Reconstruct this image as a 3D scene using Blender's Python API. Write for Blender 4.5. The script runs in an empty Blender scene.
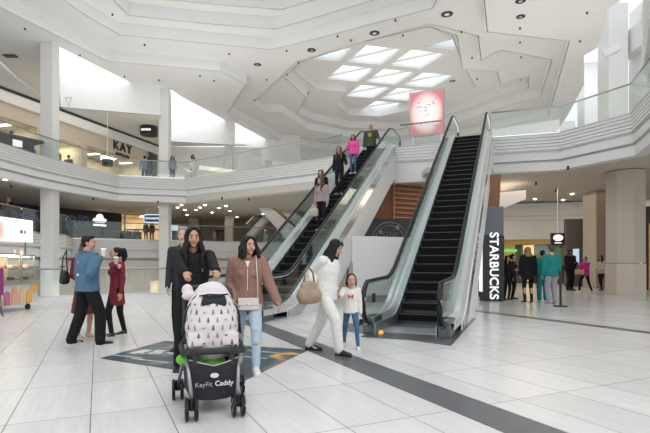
import bpy, bmesh, math, random
from mathutils import Vector, Matrix, Euler
from mathutils.geometry import tessellate_polygon
random.seed(7)
SC = bpy.context.scene
COL = SC.collection
PI = math.pi
F = 481.0; HZ = 263.0; CX = 325.0; CAMH = 1.22
H = 5.96                      # upper floor level
MZ = 2.62                    # level of the walkway across the atrium
AZ = math.radians(22.1)      # direction the escalators run
E = Vector((math.sin(AZ), math.cos(AZ), 0)); PP = Vector((math.cos(AZ), -math.sin(AZ), 0))
TA = math.radians(-25.3)     # direction of the floor tiles
# ---- survey helpers: a point of known height or known distance
def zp(u, v, z):
    Y = (z - CAMH) * F / (HZ - v)
    return Vector(((u - CX) / F * Y, Y, z))
def yp(u, v, Y):
    return Vector(((u - CX) / F * Y, Y, CAMH + (HZ - v) * Y / F))
def gp(u, v): return zp(u, v, 0.0)

# ---------------------------------------------------------------- materials
def nd(nt, t, **kw):
    n = nt.nodes.new(t)
    for k, v in kw.items(): setattr(n, k, v)
    return n
MATS = {}
def mat(name, col, rough=.5, metal=0, var=0.0, scale=8.0, bump=0.0, bscale=60.0, emit=None, es=1.0, coat=0, stretch=(1,1,1), spec=.5, sss=0):
    if name in MATS: return MATS[name]
    m = bpy.data.materials.new(name); m.use_nodes = True
    nt = m.node_tree; b = nt.nodes['Principled BSDF']
    b.inputs['Roughness'].default_value = rough; b.inputs['Metallic'].default_value = metal
    b.inputs['Specular IOR Level'].default_value = spec
    c = (*col, 1)
    tc = nd(nt, 'ShaderNodeTexCoord'); mp = nd(nt, 'ShaderNodeMapping'); mp.inputs['Scale'].default_value = stretch
    nt.links.new(tc.outputs['Object'], mp.inputs['Vector'])
    nz = nd(nt, 'ShaderNodeTexNoise'); nz.inputs['Scale'].default_value = scale; nz.inputs['Detail'].default_value = 4
    nt.links.new(mp.outputs[0], nz.inputs['Vector'])
    mx = nd(nt, 'ShaderNodeMix', data_type='RGBA')
    lo = tuple(max(0, x * (1 - var)) for x in col); hi = tuple(min(1, x * (1 + var)) for x in col)
    mx.inputs[6].default_value = (*lo, 1); mx.inputs[7].default_value = (*hi, 1)
    nt.links.new(nz.outputs['Fac'], mx.inputs[0]); nt.links.new(mx.outputs[2], b.inputs['Base Color'])
    if bump:
        n2 = nd(nt, 'ShaderNodeTexNoise'); n2.inputs['Scale'].default_value = bscale; n2.inputs['Detail'].default_value = 3
        nt.links.new(mp.outputs[0], n2.inputs['Vector'])
        bp = nd(nt, 'ShaderNodeBump'); bp.inputs['Strength'].default_value = bump; bp.inputs['Distance'].default_value = .02
        nt.links.new(n2.outputs['Fac'], bp.inputs['Height']); nt.links.new(bp.outputs[0], b.inputs['Normal'])
    if coat: b.inputs['Coat Weight'].default_value = coat
    if emit is not None:
        b.inputs['Emission Color'].default_value = (*emit, 1); b.inputs['Emission Strength'].default_value = es
    if sss:
        b.inputs['Subsurface Weight'].default_value = sss; b.inputs['Subsurface Radius'].default_value = (.01, .004, .002)
    MATS[name] = m; return m
def glass_mat(name, tint=(.955, .975, .968), refl=.1):
    if name in MATS: return MATS[name]
    m = bpy.data.materials.new(name); m.use_nodes = True; nt = m.node_tree
    for n in list(nt.nodes): nt.nodes.remove(n)
    o = nd(nt, 'ShaderNodeOutputMaterial'); t = nd(nt, 'ShaderNodeBsdfTransparent'); t.inputs[0].default_value = (*tint, 1)
    g = nd(nt, 'ShaderNodeBsdfGlossy'); g.inputs['Roughness'].default_value = .04; g.inputs[0].default_value = (.9, 1, .97, 1)
    lw = nd(nt, 'ShaderNodeLayerWeight'); pw = nd(nt, 'ShaderNodeMath', operation='POWER'); pw.inputs[1].default_value = 4
    nt.links.new(lw.outputs['Facing'], pw.inputs[0])
    ma = nd(nt, 'ShaderNodeMath', operation='MULTIPLY_ADD'); ma.inputs[1].default_value = .6; ma.inputs[2].default_value = refl * .5
    ma.use_clamp = True
    nt.links.new(pw.outputs[0], ma.inputs[0]); mx = nd(nt, 'ShaderNodeMixShader')
    nt.links.new(ma.outputs[0], mx.inputs[0]); nt.links.new(t.outputs[0], mx.inputs[1]); nt.links.new(g.outputs[0], mx.inputs[2])
    nt.links.new(mx.outputs[0], o.inputs[0]); MATS[name] = m; return m

WHITE = mat('ceiling_plaster', (.80, .80, .79), .8, var=.03, scale=.6, spec=.15)
CREAM = mat('white_plaster', (.76, .755, .74), .65, var=.03, scale=.8, spec=.2)
BEIGE = mat('beige_plaster', (.54, .48, .41), .6, var=.05, scale=1.2, spec=.25)
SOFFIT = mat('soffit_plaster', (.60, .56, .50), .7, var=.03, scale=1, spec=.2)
COLM = mat('column_paint', (.74, .73, .70), .6, var=.03, scale=1.2, spec=.2)
STONE = mat('beige_stone', (.56, .49, .41), .35, var=.08, scale=4)
BROWN = mat('brown_stone', (.28, .20, .14), .4, var=.1, scale=4)
RAILM = mat('rail_steel', (.30, .31, .31), .35, .9)
STEEL = mat('brushed_steel', (.74, .75, .76), .30, .85, var=.08, scale=5, stretch=(1, 20, 20))
DKSTEEL = mat('dark_steel', (.16, .17, .18), .35, .8, var=.1)
CHROME = mat('chrome', (.75, .77, .8), .12, 1)
RUBBER = mat('black_rubber', (.010, .010, .011), .45, var=.1, spec=.3)
BLACK = mat('black_plastic', (.014, .014, .016), .45, var=.1)
DKGREY = mat('dark_grey_panel', (.045, .048, .055), .5, var=.1)
GREYP = mat('grey_panel', (.13, .14, .16), .5, var=.06)
GLASS = glass_mat('clear_glass')
TEAL = glass_mat('teal_glass', (.88, .95, .95), .14)
SHOPBLK = mat('black_shopfront', (.012, .012, .014), .35, var=.2)
WHITEEM = mat('white_sign_light', (.9, .9, .9), .5, emit=(1, 1, 1), es=1.6)
WARMEM = mat('warm_lamp', (.9, .8, .6), .5, emit=(1, .86, .6), es=9)
SKYEM = mat('sky_glazing', (.9, .95, 1), .5, emit=(.86, .94, 1), es=2.6)
SPOTEM = mat('downlight_lamp', (1, .9, .8), .5, emit=(1, .93, .8), es=9)
LETTER = mat('white_letter', (.85, .85, .85), .4, emit=(1, 1, 1), es=.8)
BLKLET = mat('black_letter', (.01, .01, .01), .4)

# ---------------------------------------------------------------- mesh helpers
def add(name, bm, m, parent=None, smooth=False, loc=None, rz=None):
    me = bpy.data.meshes.new(name)
    bmesh.ops.recalc_face_normals(bm, faces=bm.faces)
    bm.to_mesh(me); bm.free()
    o = bpy.data.objects.new(name, me); COL.objects.link(o)
    for x in (m if isinstance(m, (list, tuple)) else [m]): me.materials.append(x)
    if smooth:
        for p in me.polygons: p.use_smooth = True
    if parent: o.parent = parent
    if loc is not None: o.location = loc
    if rz is not None: o.rotation_euler = (0, 0, rz)
    return o
def tag(o, label=None, cat=None, group=None, kind=None):
    if label: o['label'] = label
    if cat: o['category'] = cat
    if group: o['group'] = group
    if kind: o['kind'] = kind
    return o
def empty(name, loc=(0, 0, 0), rz=0, label=None, cat=None, group=None):
    o = bpy.data.objects.new(name, None); COL.objects.link(o); o.empty_display_size = .1
    o.location = loc; o.rotation_euler = (0, 0, rz); return tag(o, label, cat, group)
def struct(o): o['kind'] = 'structure'; return o
def copy_tree(o, parent=None):
    c = o.copy(); COL.objects.link(c); c.parent = parent
    for ch in [x for x in bpy.data.objects if x.parent == o]: copy_tree(ch, c)
    return c
def B(): return bmesh.new()
def box(bm, c, s, rz=0, rot=None, bev=0):
    M = Matrix.Translation(Vector(c)) @ (rot.to_matrix().to_4x4() if rot else Matrix.Rotation(rz, 4, 'Z')) @ Matrix.Diagonal((s[0], s[1], s[2], 1))
    r = bmesh.ops.create_cube(bm, size=1, matrix=M)
    if bev:
        es = list({e for v in r['verts'] for e in v.link_edges})
        bmesh.ops.bevel(bm, geom=es, offset=bev, segments=2, affect='EDGES', profile=.5)
    return bm
def cyl(bm, p0, p1, r0, r1=None, n=14, caps=True):
    p0, p1 = Vector(p0), Vector(p1); r1 = r0 if r1 is None else r1
    d = p1 - p0; L = d.length
    if L < 1e-6: return bm
    q = Vector((0, 0, 1)).rotation_difference(d)
    M = Matrix.Translation((p0 + p1) / 2) @ q.to_matrix().to_4x4()
    bmesh.ops.create_cone(bm, cap_ends=caps, segments=n, radius1=r0, radius2=r1, depth=L, matrix=M); return bm
def sph(bm, c, r, n=14, rot=None):
    r = r if isinstance(r, (tuple, list)) else (r, r, r)
    M = Matrix.Translation(Vector(c)) @ (rot.to_matrix().to_4x4() if rot else Matrix()) @ Matrix.Diagonal((*r, 1))
    bmesh.ops.create_uvsphere(bm, u_segments=n, v_segments=max(6, n // 2 + 2), radius=1, matrix=M); return bm
def tube(bm, pts, r, n=10, closed=False):
    pts = [Vector(p) for p in pts]; rings = []
    N = len(pts); up = Vector((0, 0, 1))
    for i, p in enumerate(pts):
        a = pts[i - 1] if (i > 0 or closed) else p; b = pts[(i + 1) % N] if (i < N - 1 or closed) else p
        t = (b - a).normalized()
        s = t.cross(up)
        if s.length < 1e-3: s = t.cross(Vector((0, 1, 0)))
        s.normalize(); w = s.cross(t)
        rr = r[i] if isinstance(r, (list, tuple)) and not isinstance(r, tuple) else r
        ra, rb = (rr if isinstance(rr, tuple) else (rr, rr))
        rings.append([bm.verts.new(p + s * math.cos(k * 2 * PI / n) * ra + w * math.sin(k * 2 * PI / n) * rb) for k in range(n)])
    for i in range(N if closed else N - 1):
        A, C = rings[i], rings[(i + 1) % N]
        for k in range(n): bm.faces.new((A[k], A[(k + 1) % n], C[(k + 1) % n], C[k]))
    if not closed: bm.faces.new(rings[0]); bm.faces.new(rings[-1][::-1])
    return bm
def prism(bm, pts, d):                         # polygon pts (3D) extruded by vector d
    d = Vector(d); a = [bm.verts.new(Vector(p)) for p in pts]; b = [bm.verts.new(Vector(p) + d) for p in pts]; n = len(pts)
    tri = tessellate_polygon([[Vector(p) for p in pts]])
    for t in tri:
        try: bm.faces.new([a[i] for i in t]); bm.faces.new([b[i] for i in reversed(t)])
        except ValueError: pass
    for i in range(n): bm.faces.new((a[i], a[(i + 1) % n], b[(i + 1) % n], b[i]))
    return bm
def holed(bm, outer, holes, z0, z1):           # horizontal slab with holes, between z0 and z1
    loops = [[Vector((p[0], p[1], 0)) for p in L] for L in [outer] + holes]
    flat = [p for L in loops for p in L]
    lo = [bm.verts.new((p.x, p.y, z0)) for p in flat]; hi = [bm.verts.new((p.x, p.y, z1)) for p in flat]
    for t in tessellate_polygon(loops):
        try: bm.faces.new([lo[i] for i in t]); bm.faces.new([hi[i] for i in reversed(t)])
        except ValueError: pass
    k = 0
    for L in loops:
        n = len(L)
        for i in range(n):
            a, b = k + i, k + (i + 1) % n; bm.faces.new((lo[a], lo[b], hi[b], hi[a]))
        k += n
    return bm
def sweep(bm, path, prof, close=True):         # profile (outward offset, z) along plan path; outward = to the right of travel
    P = [Vector((p[0], p[1])) for p in path]; n = len(P); rows = []
    for i in range(n):
        ds = []
        if i > 0: ds.append((P[i] - P[i - 1]).normalized())
        if i < n - 1: ds.append((P[i + 1] - P[i]).normalized())
        ns = [Vector((d.y, -d.x)) for d in ds]; m = sum(ns, Vector((0, 0))); m.normalize(); m = m / max(.3, m.dot(ns[0]))
        rows.append([bm.verts.new((P[i].x + m.x * o, P[i].y + m.y * o, z)) for o, z in prof])
    k = len(prof)
    for i in range(n - 1):
        for j in range(k if close else k - 1):
            bm.faces.new((rows[i][j], rows[i][(j + 1) % k], rows[i + 1][(j + 1) % k], rows[i + 1][j]))
    if close: bm.faces.new(rows[0]); bm.faces.new(rows[-1][::-1])
    return bm
def text(name, s, size, m, loc, rot, parent=None, ext=.01, align='CENTER', bold=0.0, space=1.0):
    c = bpy.data.curves.new(name, 'FONT'); c.body = s; c.size = size; c.extrude = ext; c.align_x = align; c.align_y = 'CENTER'
    c.offset = bold; c.space_character = space
    t = bpy.data.objects.new(name, c); COL.objects.link(t); c.materials.append(m)
    t.location = loc; t.rotation_euler = rot
    if parent: t.parent = parent
    return t
# ---------------------------------------------------------------- camera, sky
cam = bpy.data.cameras.new('camera'); co = bpy.data.objects.new('camera', cam); COL.objects.link(co)
cam.sensor_width = 36; cam.lens = F / 650 * 36; cam.shift_y = (HZ - 216.5) / 650
co.location = (0, 0, CAMH); co.rotation_euler = (PI / 2, 0, 0); cam.clip_end = 300; SC.camera = co
w = bpy.data.worlds.new('daylight'); SC.world = w; w.use_nodes = True
w.node_tree.nodes['Background'].inputs[0].default_value = (.93, .96, 1, 1); w.node_tree.nodes['Background'].inputs[1].default_value = 1.5
SC.view_settings.view_transform = 'Standard'; SC.view_settings.look = 'None'; SC.view_settings.gamma = 1; SC.view_settings.exposure = -0.40
SC.view_settings.use_curve_mapping = False

# ---------------------------------------------------------------- floor
def floor_mat():
    m = bpy.data.materials.new('floor_tiles'); m.use_nodes = True; nt = m.node_tree; b = nt.nodes['Principled BSDF']
    tc = nd(nt, 'ShaderNodeTexCoord'); mp = nd(nt, 'ShaderNodeMapping')
    mp.inputs['Rotation'].default_value = (0, 0, TA + PI / 2 * 0)     # local y runs along the tiles
    mp.inputs['Location'].default_value = (0.05, 0.3, 0)
    nt.links.new(tc.outputs['Object'], mp.inputs['Vector'])
    br = nd(nt, 'ShaderNodeTexBrick', offset=0.0, squash=1.0)
    br.inputs['Scale'].default_value = 1; br.inputs['Mortar Size'].default_value = .004; br.inputs['Mortar Smooth'].default_value = .1
    br.inputs['Brick Width'].default_value = .575; br.inputs['Row Height'].default_value = 1.15; br.inputs['Bias'].default_value = 0
    br.inputs['Color1'].default_value = (.60, .60, .59, 1); br.inputs['Color2'].default_value = (.67, .67, .66, 1); br.inputs['Mortar'].default_value = (.19, .18, .17, 1)
    nt.links.new(mp.outputs[0], br.inputs['Vector'])
    mp2 = nd(nt, 'ShaderNodeMapping'); mp2.inputs['Scale'].default_value = (14, 1.2, 1); nt.links.new(mp.outputs[0], mp2.inputs['Vector'])
    nz = nd(nt, 'ShaderNodeTexNoise'); nz.inputs['Scale'].default_value = 1.6; nz.inputs['Detail'].default_value = 5; nt.links.new(mp2.outputs[0], nz.inputs['Vector'])
    cr = nd(nt, 'ShaderNodeMapRange'); cr.inputs['To Min'].default_value = .86; cr.inputs['To Max'].default_value = 1.1; nt.links.new(nz.outputs['Fac'], cr.inputs[0])
    mx = nd(nt, 'ShaderNodeMix', data_type='RGBA', blend_type='MULTIPLY'); mx.inputs[0].default_value = 1
    nt.links.new(br.outputs['Color'], mx.inputs[6]); nt.links.new(cr.outputs[0], mx.inputs[7]); nt.links.new(mx.outputs[2], b.inputs['Base Color'])
    b.inputs['Roughness'].default_value = .24; b.inputs['Specular IOR Level'].default_value = .5
    return m
FL = floor_mat()
STRIPE = mat('charcoal_tile', (.105, .11, .12), .3, var=.2, scale=6)
e1 = [gp(-60, 309), gp(45, 303), gp(150, 299.5), gp(240, 296), gp(300, 293.4)]
edge = [(-14, 11.8), (-10.9, 13.5)] + [(p.x, p.y) for p in e1[1:]]
bm = B(); prism(bm, [(x, y, -.4) for x, y in [(-30, -12), (34, -12), (34, 60), (3.0, 60), (3.0, 24), (-.9, 19.6)] + edge[::-1] + [(-30, 3)]], (0, 0, .4))
struct(add('floor', bm, FL))
tb = Vector((math.sin(TA), math.cos(TA), 0)); ta = Vector((math.cos(TA), -math.sin(TA), 0))
def strip(name, c0, c1, s0, s1, m, h=.004):
    bm = B(); prism(bm, [ta * c0 + tb * s0, ta * c1 + tb * s0, ta * c1 + tb * s1, ta * c0 + tb * s1], (0, 0, h)); return add(name, bm, m)
struct(strip('trim_1', 2.64, 3.05, -3, 15.5, STRIPE)); struct(strip('trim_2', 8.6, 8.86, -2, 30, STRIPE))
bm = B(); prism(bm, [gp(330, 329), gp(451, 346), gp(476, 318), gp(372, 318)], (0, 0, .006)); struct(add('trim_3', bm, STRIPE))
# lower level and its floor, seen through the glass balustrade
bm = B(); box(bm, (-22, 34, -4.6), (60, 44, .3)); struct(add('floor_lower', bm, FL))

# floor graphic
def decal_mat():
    m = bpy.data.materials.new('floor_graphic_print'); m.use_nodes = True; nt = m.node_tree; b = nt.nodes['Principled BSDF']
    tc = nd(nt, 'ShaderNodeTexCoord'); nz = nd(nt, 'ShaderNodeTexNoise'); nz.inputs['Scale'].default_value = 1.7; nz.inputs['Detail'].default_value = 6; nz.inputs['Distortion'].default_value = 1.2
    nt.links.new(tc.outputs['Object'], nz.inputs['Vector'])
    r = nd(nt, 'ShaderNodeValToRGB'); e = r.color_ramp.elements
    e[0].position = .3; e[0].color = (.01, .02, .03, 1); e[1].position = .8; e[1].color = (.5, .4, .25, 1)
    for p, c in ((.45, (.02, .05, .07, 1)), (.52, (.03, .10, .13, 1)), (.58, (.08, .15, .16, 1)), (.63, (.45, .14, .03, 1)), (.68, (.75, .40, .08, 1))):
        x = e.new(p); x.color = c
    nt.links.new(nz.outputs['Fac'], r.inputs[0]); nt.links.new(r.outputs[0], b.inputs['Base Color']); b.inputs['Roughness'].default_value = .3
    return m
gr = empty('floor_graphic', (-1.5, 6.4, 0), 0, 'dark teal and orange printed graphic stuck on the floor under the stroller', 'floor sticker')
q = [gp(100, 358.5), gp(245, 380.5), gp(309, 350), gp(165, 341)]
bm = B(); prism(bm, [p - Vector((-1.5, 6.4, 0)) for p in q], (0, 0, .005)); add('printed_sheet', bm, decal_mat(), gr)
PRW = mat('printed_white', (.6, .62, .62), .35)
for uu, vv, ln, th in ((140, 352, .12, .3), (147, 352.5, .1, .22), (154, 352.2, .14, .26), (163, 352.6, .1, .26), (170, 352, .12, .2), (263, 352, .5, .03), (255, 358, .35, .03), (128, 357, .5, .03), (150, 361, .6, .03)):
    p = gp(uu, vv) - Vector((-1.5, 6.4, 0)); bm = B(); box(bm, (p.x, p.y, .0065), (ln, th, .002), rz=math.radians(-25)); add('white_mark', bm, PRW, gr)

# ---------------------------------------------------------------- ceiling
Z = [11.8, 12.37, 12.94, 13.51, 14.08]
def cz(L, z): return [(lambda p: (p.x, p.y))(zp(u, v, z)) for u, v in L]
wells_l = cz([(57, 46), (135, 84.6), (158, 89), (172, 90), (180, 96), (225, 120), (235, 122.5), (273, 143), (300, 158)], Z[0])
right_e = cz([(607, 10), (607, 18), (597, 48), (584, 55.5), (584, 85), (574, 104), (566, 118)], Z[0])
outer0 = [(-30, 4), (-30, 34)] + cz([(57, 78)], Z[0]) + [wells_l[0]] + wells_l[1:] + [(-2, 58), (14, 58)] + [(22, 50)] + right_e[::-1] + [(12.3, 17), (13.5, 4)]
B0 = [(-17, 6), (-16.2, 12)] + cz([(0, 7), (107, 61), (220, 71), (246, 84), (228.5, 112.5), (283, 142), (330, 150), (400, 147), (450, 139), (500, 128), (548, 116), (569, 41.5), (487, 32), (484, 0)], Z[0]) + [(6.4, 12), (5.5, 5)]
bm = B(); holed(bm, outer0, [B0], Z[0], Z[0] + .1); struct(add('ceiling', bm, WHITE))
A1 = [(-13, 5), (-13.2, 12)] + cz([(86.5, 15.7), (119.7, 34.7), (271.6, 49.6), (320, 37.7), (432, 8)], Z[1]) + [(5.3, 14), (3.4, 5)]
C1 = cz([(252, 104), (264, 112), (281, 112.5), (307, 129), (350, 137.5), (400, 137), (440, 128), (500, 108), (540, 97), (552, 60), (500, 50), (481, 61), (478, 36), (430, 24), (370, 40), (297, 62)], Z[1])
bm = B(); holed(bm, B0, [A1, C1], Z[1], Z[1] + .1); 
def riser(bm, loop, z0, z1, t=.06):
    n = len(loop); 
    for i in range(n):
        a, b = Vector(loop[i]), Vector(loop[(i + 1) % n]); d = (b - a).normalized()
        box(bm, ((a.x + b.x) / 2, (a.y + b.y) / 2, (z0 + z1) / 2), ((b - a).length + t, t, z1 - z0), rz=math.atan2(d.y, d.x))
    return bm
riser(bm, B0, Z[0], Z[1] + .1); struct(add('ceiling', bm, WHITE))
A2 = [(-10.5, 6), (-10.6, 12)] + cz([(128.5, 15), (200, 23), (275, 29), (320, 16), (400, -8)], Z[2]) + [(4, 13), (2, 6)]
C2 = cz([(284, 77), (306, 97), (297, 113), (313, 120), (350, 128), (400, 129), (445, 116), (500, 96), (528, 88), (529, 76), (500, 84), (497, 72), (462, 69), (457, 36), (430, 26), (366, 41), (301, 62)], Z[2])
bm = B(); holed(bm, [(x, y) for x, y in A1], [A2], Z[2], Z[2] + .1); holed(bm, C1, [C2], Z[2], Z[2] + .1); riser(bm, A1, Z[1], Z[2] + .1); riser(bm, C1, Z[1], Z[2] + .1)
struct(add('ceiling', bm, WHITE))
A3 = [(-8.5, 7), (-8.6, 12)] + cz([(150, -2), (212, 4), (281, 9.5), (310, 1), (380, -20)], Z[3]) + [(1.8, 13), (0, 7)]
def ringslab(bm, o_, i_, z):
    n = len(o_)
    for k in range(n):
        j = (k + 1) % n; bm.faces.new([bm.verts.new((*q, z)) for q in (o_[k], o_[j], i_[j], i_[k])])
# skylight cells in the innermost panel
a_ = Vector((2.63, .57)) * 1.046; b_ = Vector((-1.25, 2.72)) * 1.046
c0 = Vector(cz([(373.9, 55.7)], Z[4])[0])
C3 = cz([(293, 70), (315, 89), (345, 92), (346, 95), (336, 104), (348, 115), (380, 116.5), (420, 108), (448, 97), (475, 87), (462, 62), (452, 36), (430, 27), (364, 42), (300, 62)], Z[3])
cells = [(0, 0), (1, 0), (0, 1), (1, 1), (2, 1), (1, 2), (2, 2), (3, 2), (2, 3)]
holes = []
for i, j in cells:
    c = c0 + a_ * i + b_ * j; s = .40
    holes.append([tuple(c + a_ * sx * s + b_ * sy * s) for sx, sy in ((-1, -1), (1, -1), (1, 1), (-1, 1))])
c = c0 - b_ + a_; holes.append([tuple(c + a_ * x + b_ * y) for x, y in ((-.25, .4), (.42, -.35), (.42, .4))])
c = c0 - a_; holes.append([tuple(c + a_ * x + b_ * y) for x, y in ((-.3, .42), (.42, -.35), (.42, .42))])
bm = B(); ringslab(bm, A2, A3, Z[3]); riser(bm, A2, Z[2], Z[3] + .1); riser(bm, C2, Z[2], Z[3] + .1); riser(bm, A3, Z[3], Z[4])
holed(bm, C2, [C3], Z[3], Z[3] + .1); riser(bm, C3, Z[3], Z[4] + .1); holed(bm, [(-5, 23.7), (13, 23.7), (15, 46), (-5, 46)], holes, Z[4], Z[4] + .1)
struct(add('ceiling', bm, WHITE))
bm = B(); prism(bm, [(x, y, Z[4]) for x, y in A3], (0, 0, .1)); struct(add('ceiling', bm, WHITE))
PANE = mat('skylight_pane', (.8, .87, .95), .4, emit=(.86, .93, 1), es=3.0)
for n, hl in enumerate(holes):
    bm = B(); riser(bm, hl, Z[4] + .1, Z[4] + 1.1, .04); o = struct(add('window_%d' % (n + 1), bm, WHITE))
    bm = B(); prism(bm, [(x, y, Z[4] + 1.1) for x, y in hl], (0, 0, .04)); add('pane', bm, PANE, o)
    if len(hl) == 4:
        a, c = Vector(hl[0]), Vector(hl[2]); bm = B()
        a, c = Vector(hl[3]), Vector(hl[1]); d = (c - a).normalized()
        box(bm, ((a.x + c.x) / 2, (a.y + c.y) / 2, Z[4] + .2), ((c - a).length, .12, .12), rz=math.atan2(d.y, d.x)); add('bar', bm, COLM, o)

# light wells beyond the left column line
def wall(name, a, b, z0, z1, m, t=.12, st=True, parent=None):
    a = Vector((a[0], a[1])); b = Vector((b[0], b[1])); d = (b - a).normalized(); bm = B()
    box(bm, ((a.x + b.x) / 2, (a.y + b.y) / 2, (z0 + z1) / 2), ((b - a).length, t, z1 - z0), rz=math.atan2(d.y, d.x))
    o = add(name, bm, m, parent); return struct(o) if st else o
def soff(name, pts, z, m, t=.1):
    bm = B(); prism(bm, [(p[0], p[1], z) for p in pts], (0, 0, t)); return struct(add(name, bm, m))
ZW = 10.0
w1 = cz([(58, 107), (100, 110.5), (160, 115.5)], ZW); w2 = cz([(171, 141.5), (235, 145)], ZW); w3 = cz([(235, 158), (300, 163)], ZW)
wall('wall_left', w1[0], w1[2], ZW, 15.5, WHITE); wall('wall_left', w2[0], w2[1], ZW, 15.5, WHITE); wall('wall_left', w3[0], w3[1], ZW, 15.5, WHITE)
pL = zp(60, 108, ZW); wall('wall_left', (pL.x, pL.y), wells_l[0], ZW, 15.5, WHITE)
soff('ceiling_walkway', [(-30, 18), (-15.2, 22), (-15.2, 44), (-30, 44)], Z[0] + .15, WHITE)
# storefront line of the upper level
s0 = Vector(cz([(0, 88)], ZW)[0]); s1 = Vector(cz([(158, 146.4)], ZW)[0]); sd = (s1 - s0).normalized(); sn = Vector((sd.y, -sd.x))
s00 = s0 - sd * 9
soff('ceiling_walkway', [s00, s1, w1[2], w1[0], (w1[0][0] + .3, w1[0][1] - 4), (s00.x + 6, s00.y)], ZW, WHITE)
f1 = Vector(cz([(203, 150)], 9.0)[0])
s2 = Vector(cz([(208, 146)], ZW)[0])
soff('ceiling_walkway', [s1, s2, s2 + Vector((3, 0)), w2[1], w2[0], w1[2]], ZW, WHITE)

def shopfront(a, b, z0, z1, openings, m=BEIGE, deep=3.0, inner=(.8, .66, .42), em=1.2, name='shopfront', label=None, zt=None):
    """Wall from a to b with real openings; shallow lit room behind."""
    a, b = Vector(a), Vector(b); L = (b - a).length; d = (b - a).normalized(); n = Vector((-d.y, d.x)); rz = math.atan2(d.y, d.x)
    r = empty(name, (a.x, a.y, z0), rz, label, 'shop'); bm = B(); xs = 0; hz = z1 - z0
    for (x0, x1, h0, h1) in openings:
        if x0 > xs: box(bm, ((xs + x0) / 2, 0, hz / 2), (x0 - xs, .2, hz))
        box(bm, ((x0 + x1) / 2, 0, (h1 + hz) / 2), (x1 - x0, .2, hz - h1))
        if h0 > .01: box(bm, ((x0 + x1) / 2, 0, h0 / 2), (x1 - x0, .2, h0))
        xs = x1
    if xs < L: box(bm, ((xs + L) / 2, 0, hz / 2), (L - xs, .2, hz))
    add('facade', bm, m, r)
    for (x0, x1, h0, h1) in openings:
        im = mat('shop_interior_%02d%02d%02d' % tuple(int(c * 99) for c in inner), inner, .6, var=.2, scale=3)
        bm = B(); box(bm, ((x0 + x1) / 2, deep, (h0 + h1) / 2), (x1 - x0 + 1, .1, h1 - h0 + .3)); box(bm, (x0 - .3, deep / 2, (h0 + h1) / 2), (.1, deep, h1 - h0 + .3)); box(bm, (x1 + .3, deep / 2, (h0 + h1) / 2), (.1, deep, h1 - h0 + .3))
        box(bm, ((x0 + x1) / 2, deep / 2, h1 + .15), (x1 - x0 + .6, deep, .1)); box(bm, ((x0 + x1) / 2, deep / 2, h0 - .05), (x1 - x0 + .6, deep, .1)); add('interior', bm, im, r)
        if em:
            em_m = mat('shop_lamp_%d' % int(em * 10), (1, .9, .7), .5, emit=(1, .88, .64), es=em * 5)
            k = max(1, int((x1 - x0) / 1.3))
            for q in range(k):
                bm = B(); box(bm, (x0 + (q + .5) * (x1 - x0) / k, deep * .5, h1 + .08), (.25, deep * .3, .04)); add('ceiling_lamp', bm, em_m, r)
            l = bpy.data.lights.new('shop_light', 'AREA'); l.energy = em * 60 * max(1, (x1 - x0) / 2.5); l.color = (1, .9, .72); l.shape = 'RECTANGLE'; l.size = (x1 - x0) * .8; l.size_y = deep * .5; lo = bpy.data.objects.new('shop_light', l); COL.objects.link(lo); lo.parent = r; lo.location = ((x0 + x1) / 2, deep * .45, h1 + .05)
        bm = B(); box(bm, ((x0 + x1) / 2, 0, (h0 + h1) / 2), (x1 - x0, .02, h1 - h0)); add('shop_window', bm, GLASS, r)
    return r
def along(a, d, u):           # distance along plan line a + d*s that projects to image column u
    k = (u - CX) / F; return (k * a.y - a.x) / (d.x - k * d.y)
ub = s00; ks = shopfront(s00, s1, H, ZW, [(along(ub, sd, -40), along(ub, sd, 36), 0, 2.6), (along(ub, sd, 57), along(ub, sd, 80), 0, 2.35), (along(ub, sd, 86), along(ub, sd, 150), 0, 2.45)], m=mat('warm_cream_wall', (.66, .57, .46), .6, var=.04), inner=(.80, .70, .52), em=1.0, label='cream jewellery shop on the upper level with lit window and black letter sign')
kx = along(ub, sd, 121); rzk = math.atan2(sd.y, sd.x)
text('sign_letters', 'KAY', .82, BLKLET, (kx, -.14, 3.02), (PI / 2, 0, 0), ks, .03, bold=.012, space=1.25)
text('sign_letters', 'JEWELERS', .26, BLKLET, (kx, -.14, 2.5), (PI / 2, 0, 0), ks, .02, bold=.004, space=1.2)
wall('trim_4', s00 + sn * .2, s1 + sn * .2, 9.3, 9.86, WHITE, .2); wall('trim_5', s00 + sn * .24, s1 + sn * .24, 9.86, 9.98, DKGREY, .2)
# dark wall panel and dark shop beyond
wall('wall_back', Vector((s1.x, s1.y)), s2 + Vector((4, .5)), H, ZW, WHITE)
dk = empty('dark_shopfront', (0, 0, 0), 0, 'dark closed shopfront on the upper level behind the two women at the railing', 'shop')
bm = B(); a = yp(171, 158, 36.3); b = yp(203, 158, 37.3); prism(bm, [(a.x, a.y, H), (b.x, b.y, H), (b.x, b.y, 7.9), (b.x - 1, b.y, 8.9), (a.x, a.y, 9.0)], (0, -.2, 0)); add('grey_panel', bm, DKGREY, dk)
bm = B(); a = yp(151, 150, 35.2); b = yp(158.5, 150, 35.6); prism(bm, [(a.x, a.y - .3, H), (b.x, b.y - .3, H), (b.x, b.y - .3, 9.1), (a.x, a.y - .3, 9.3)], (0, -.1, 0)); add('grey_panel', bm, DKGREY, dk)

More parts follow.
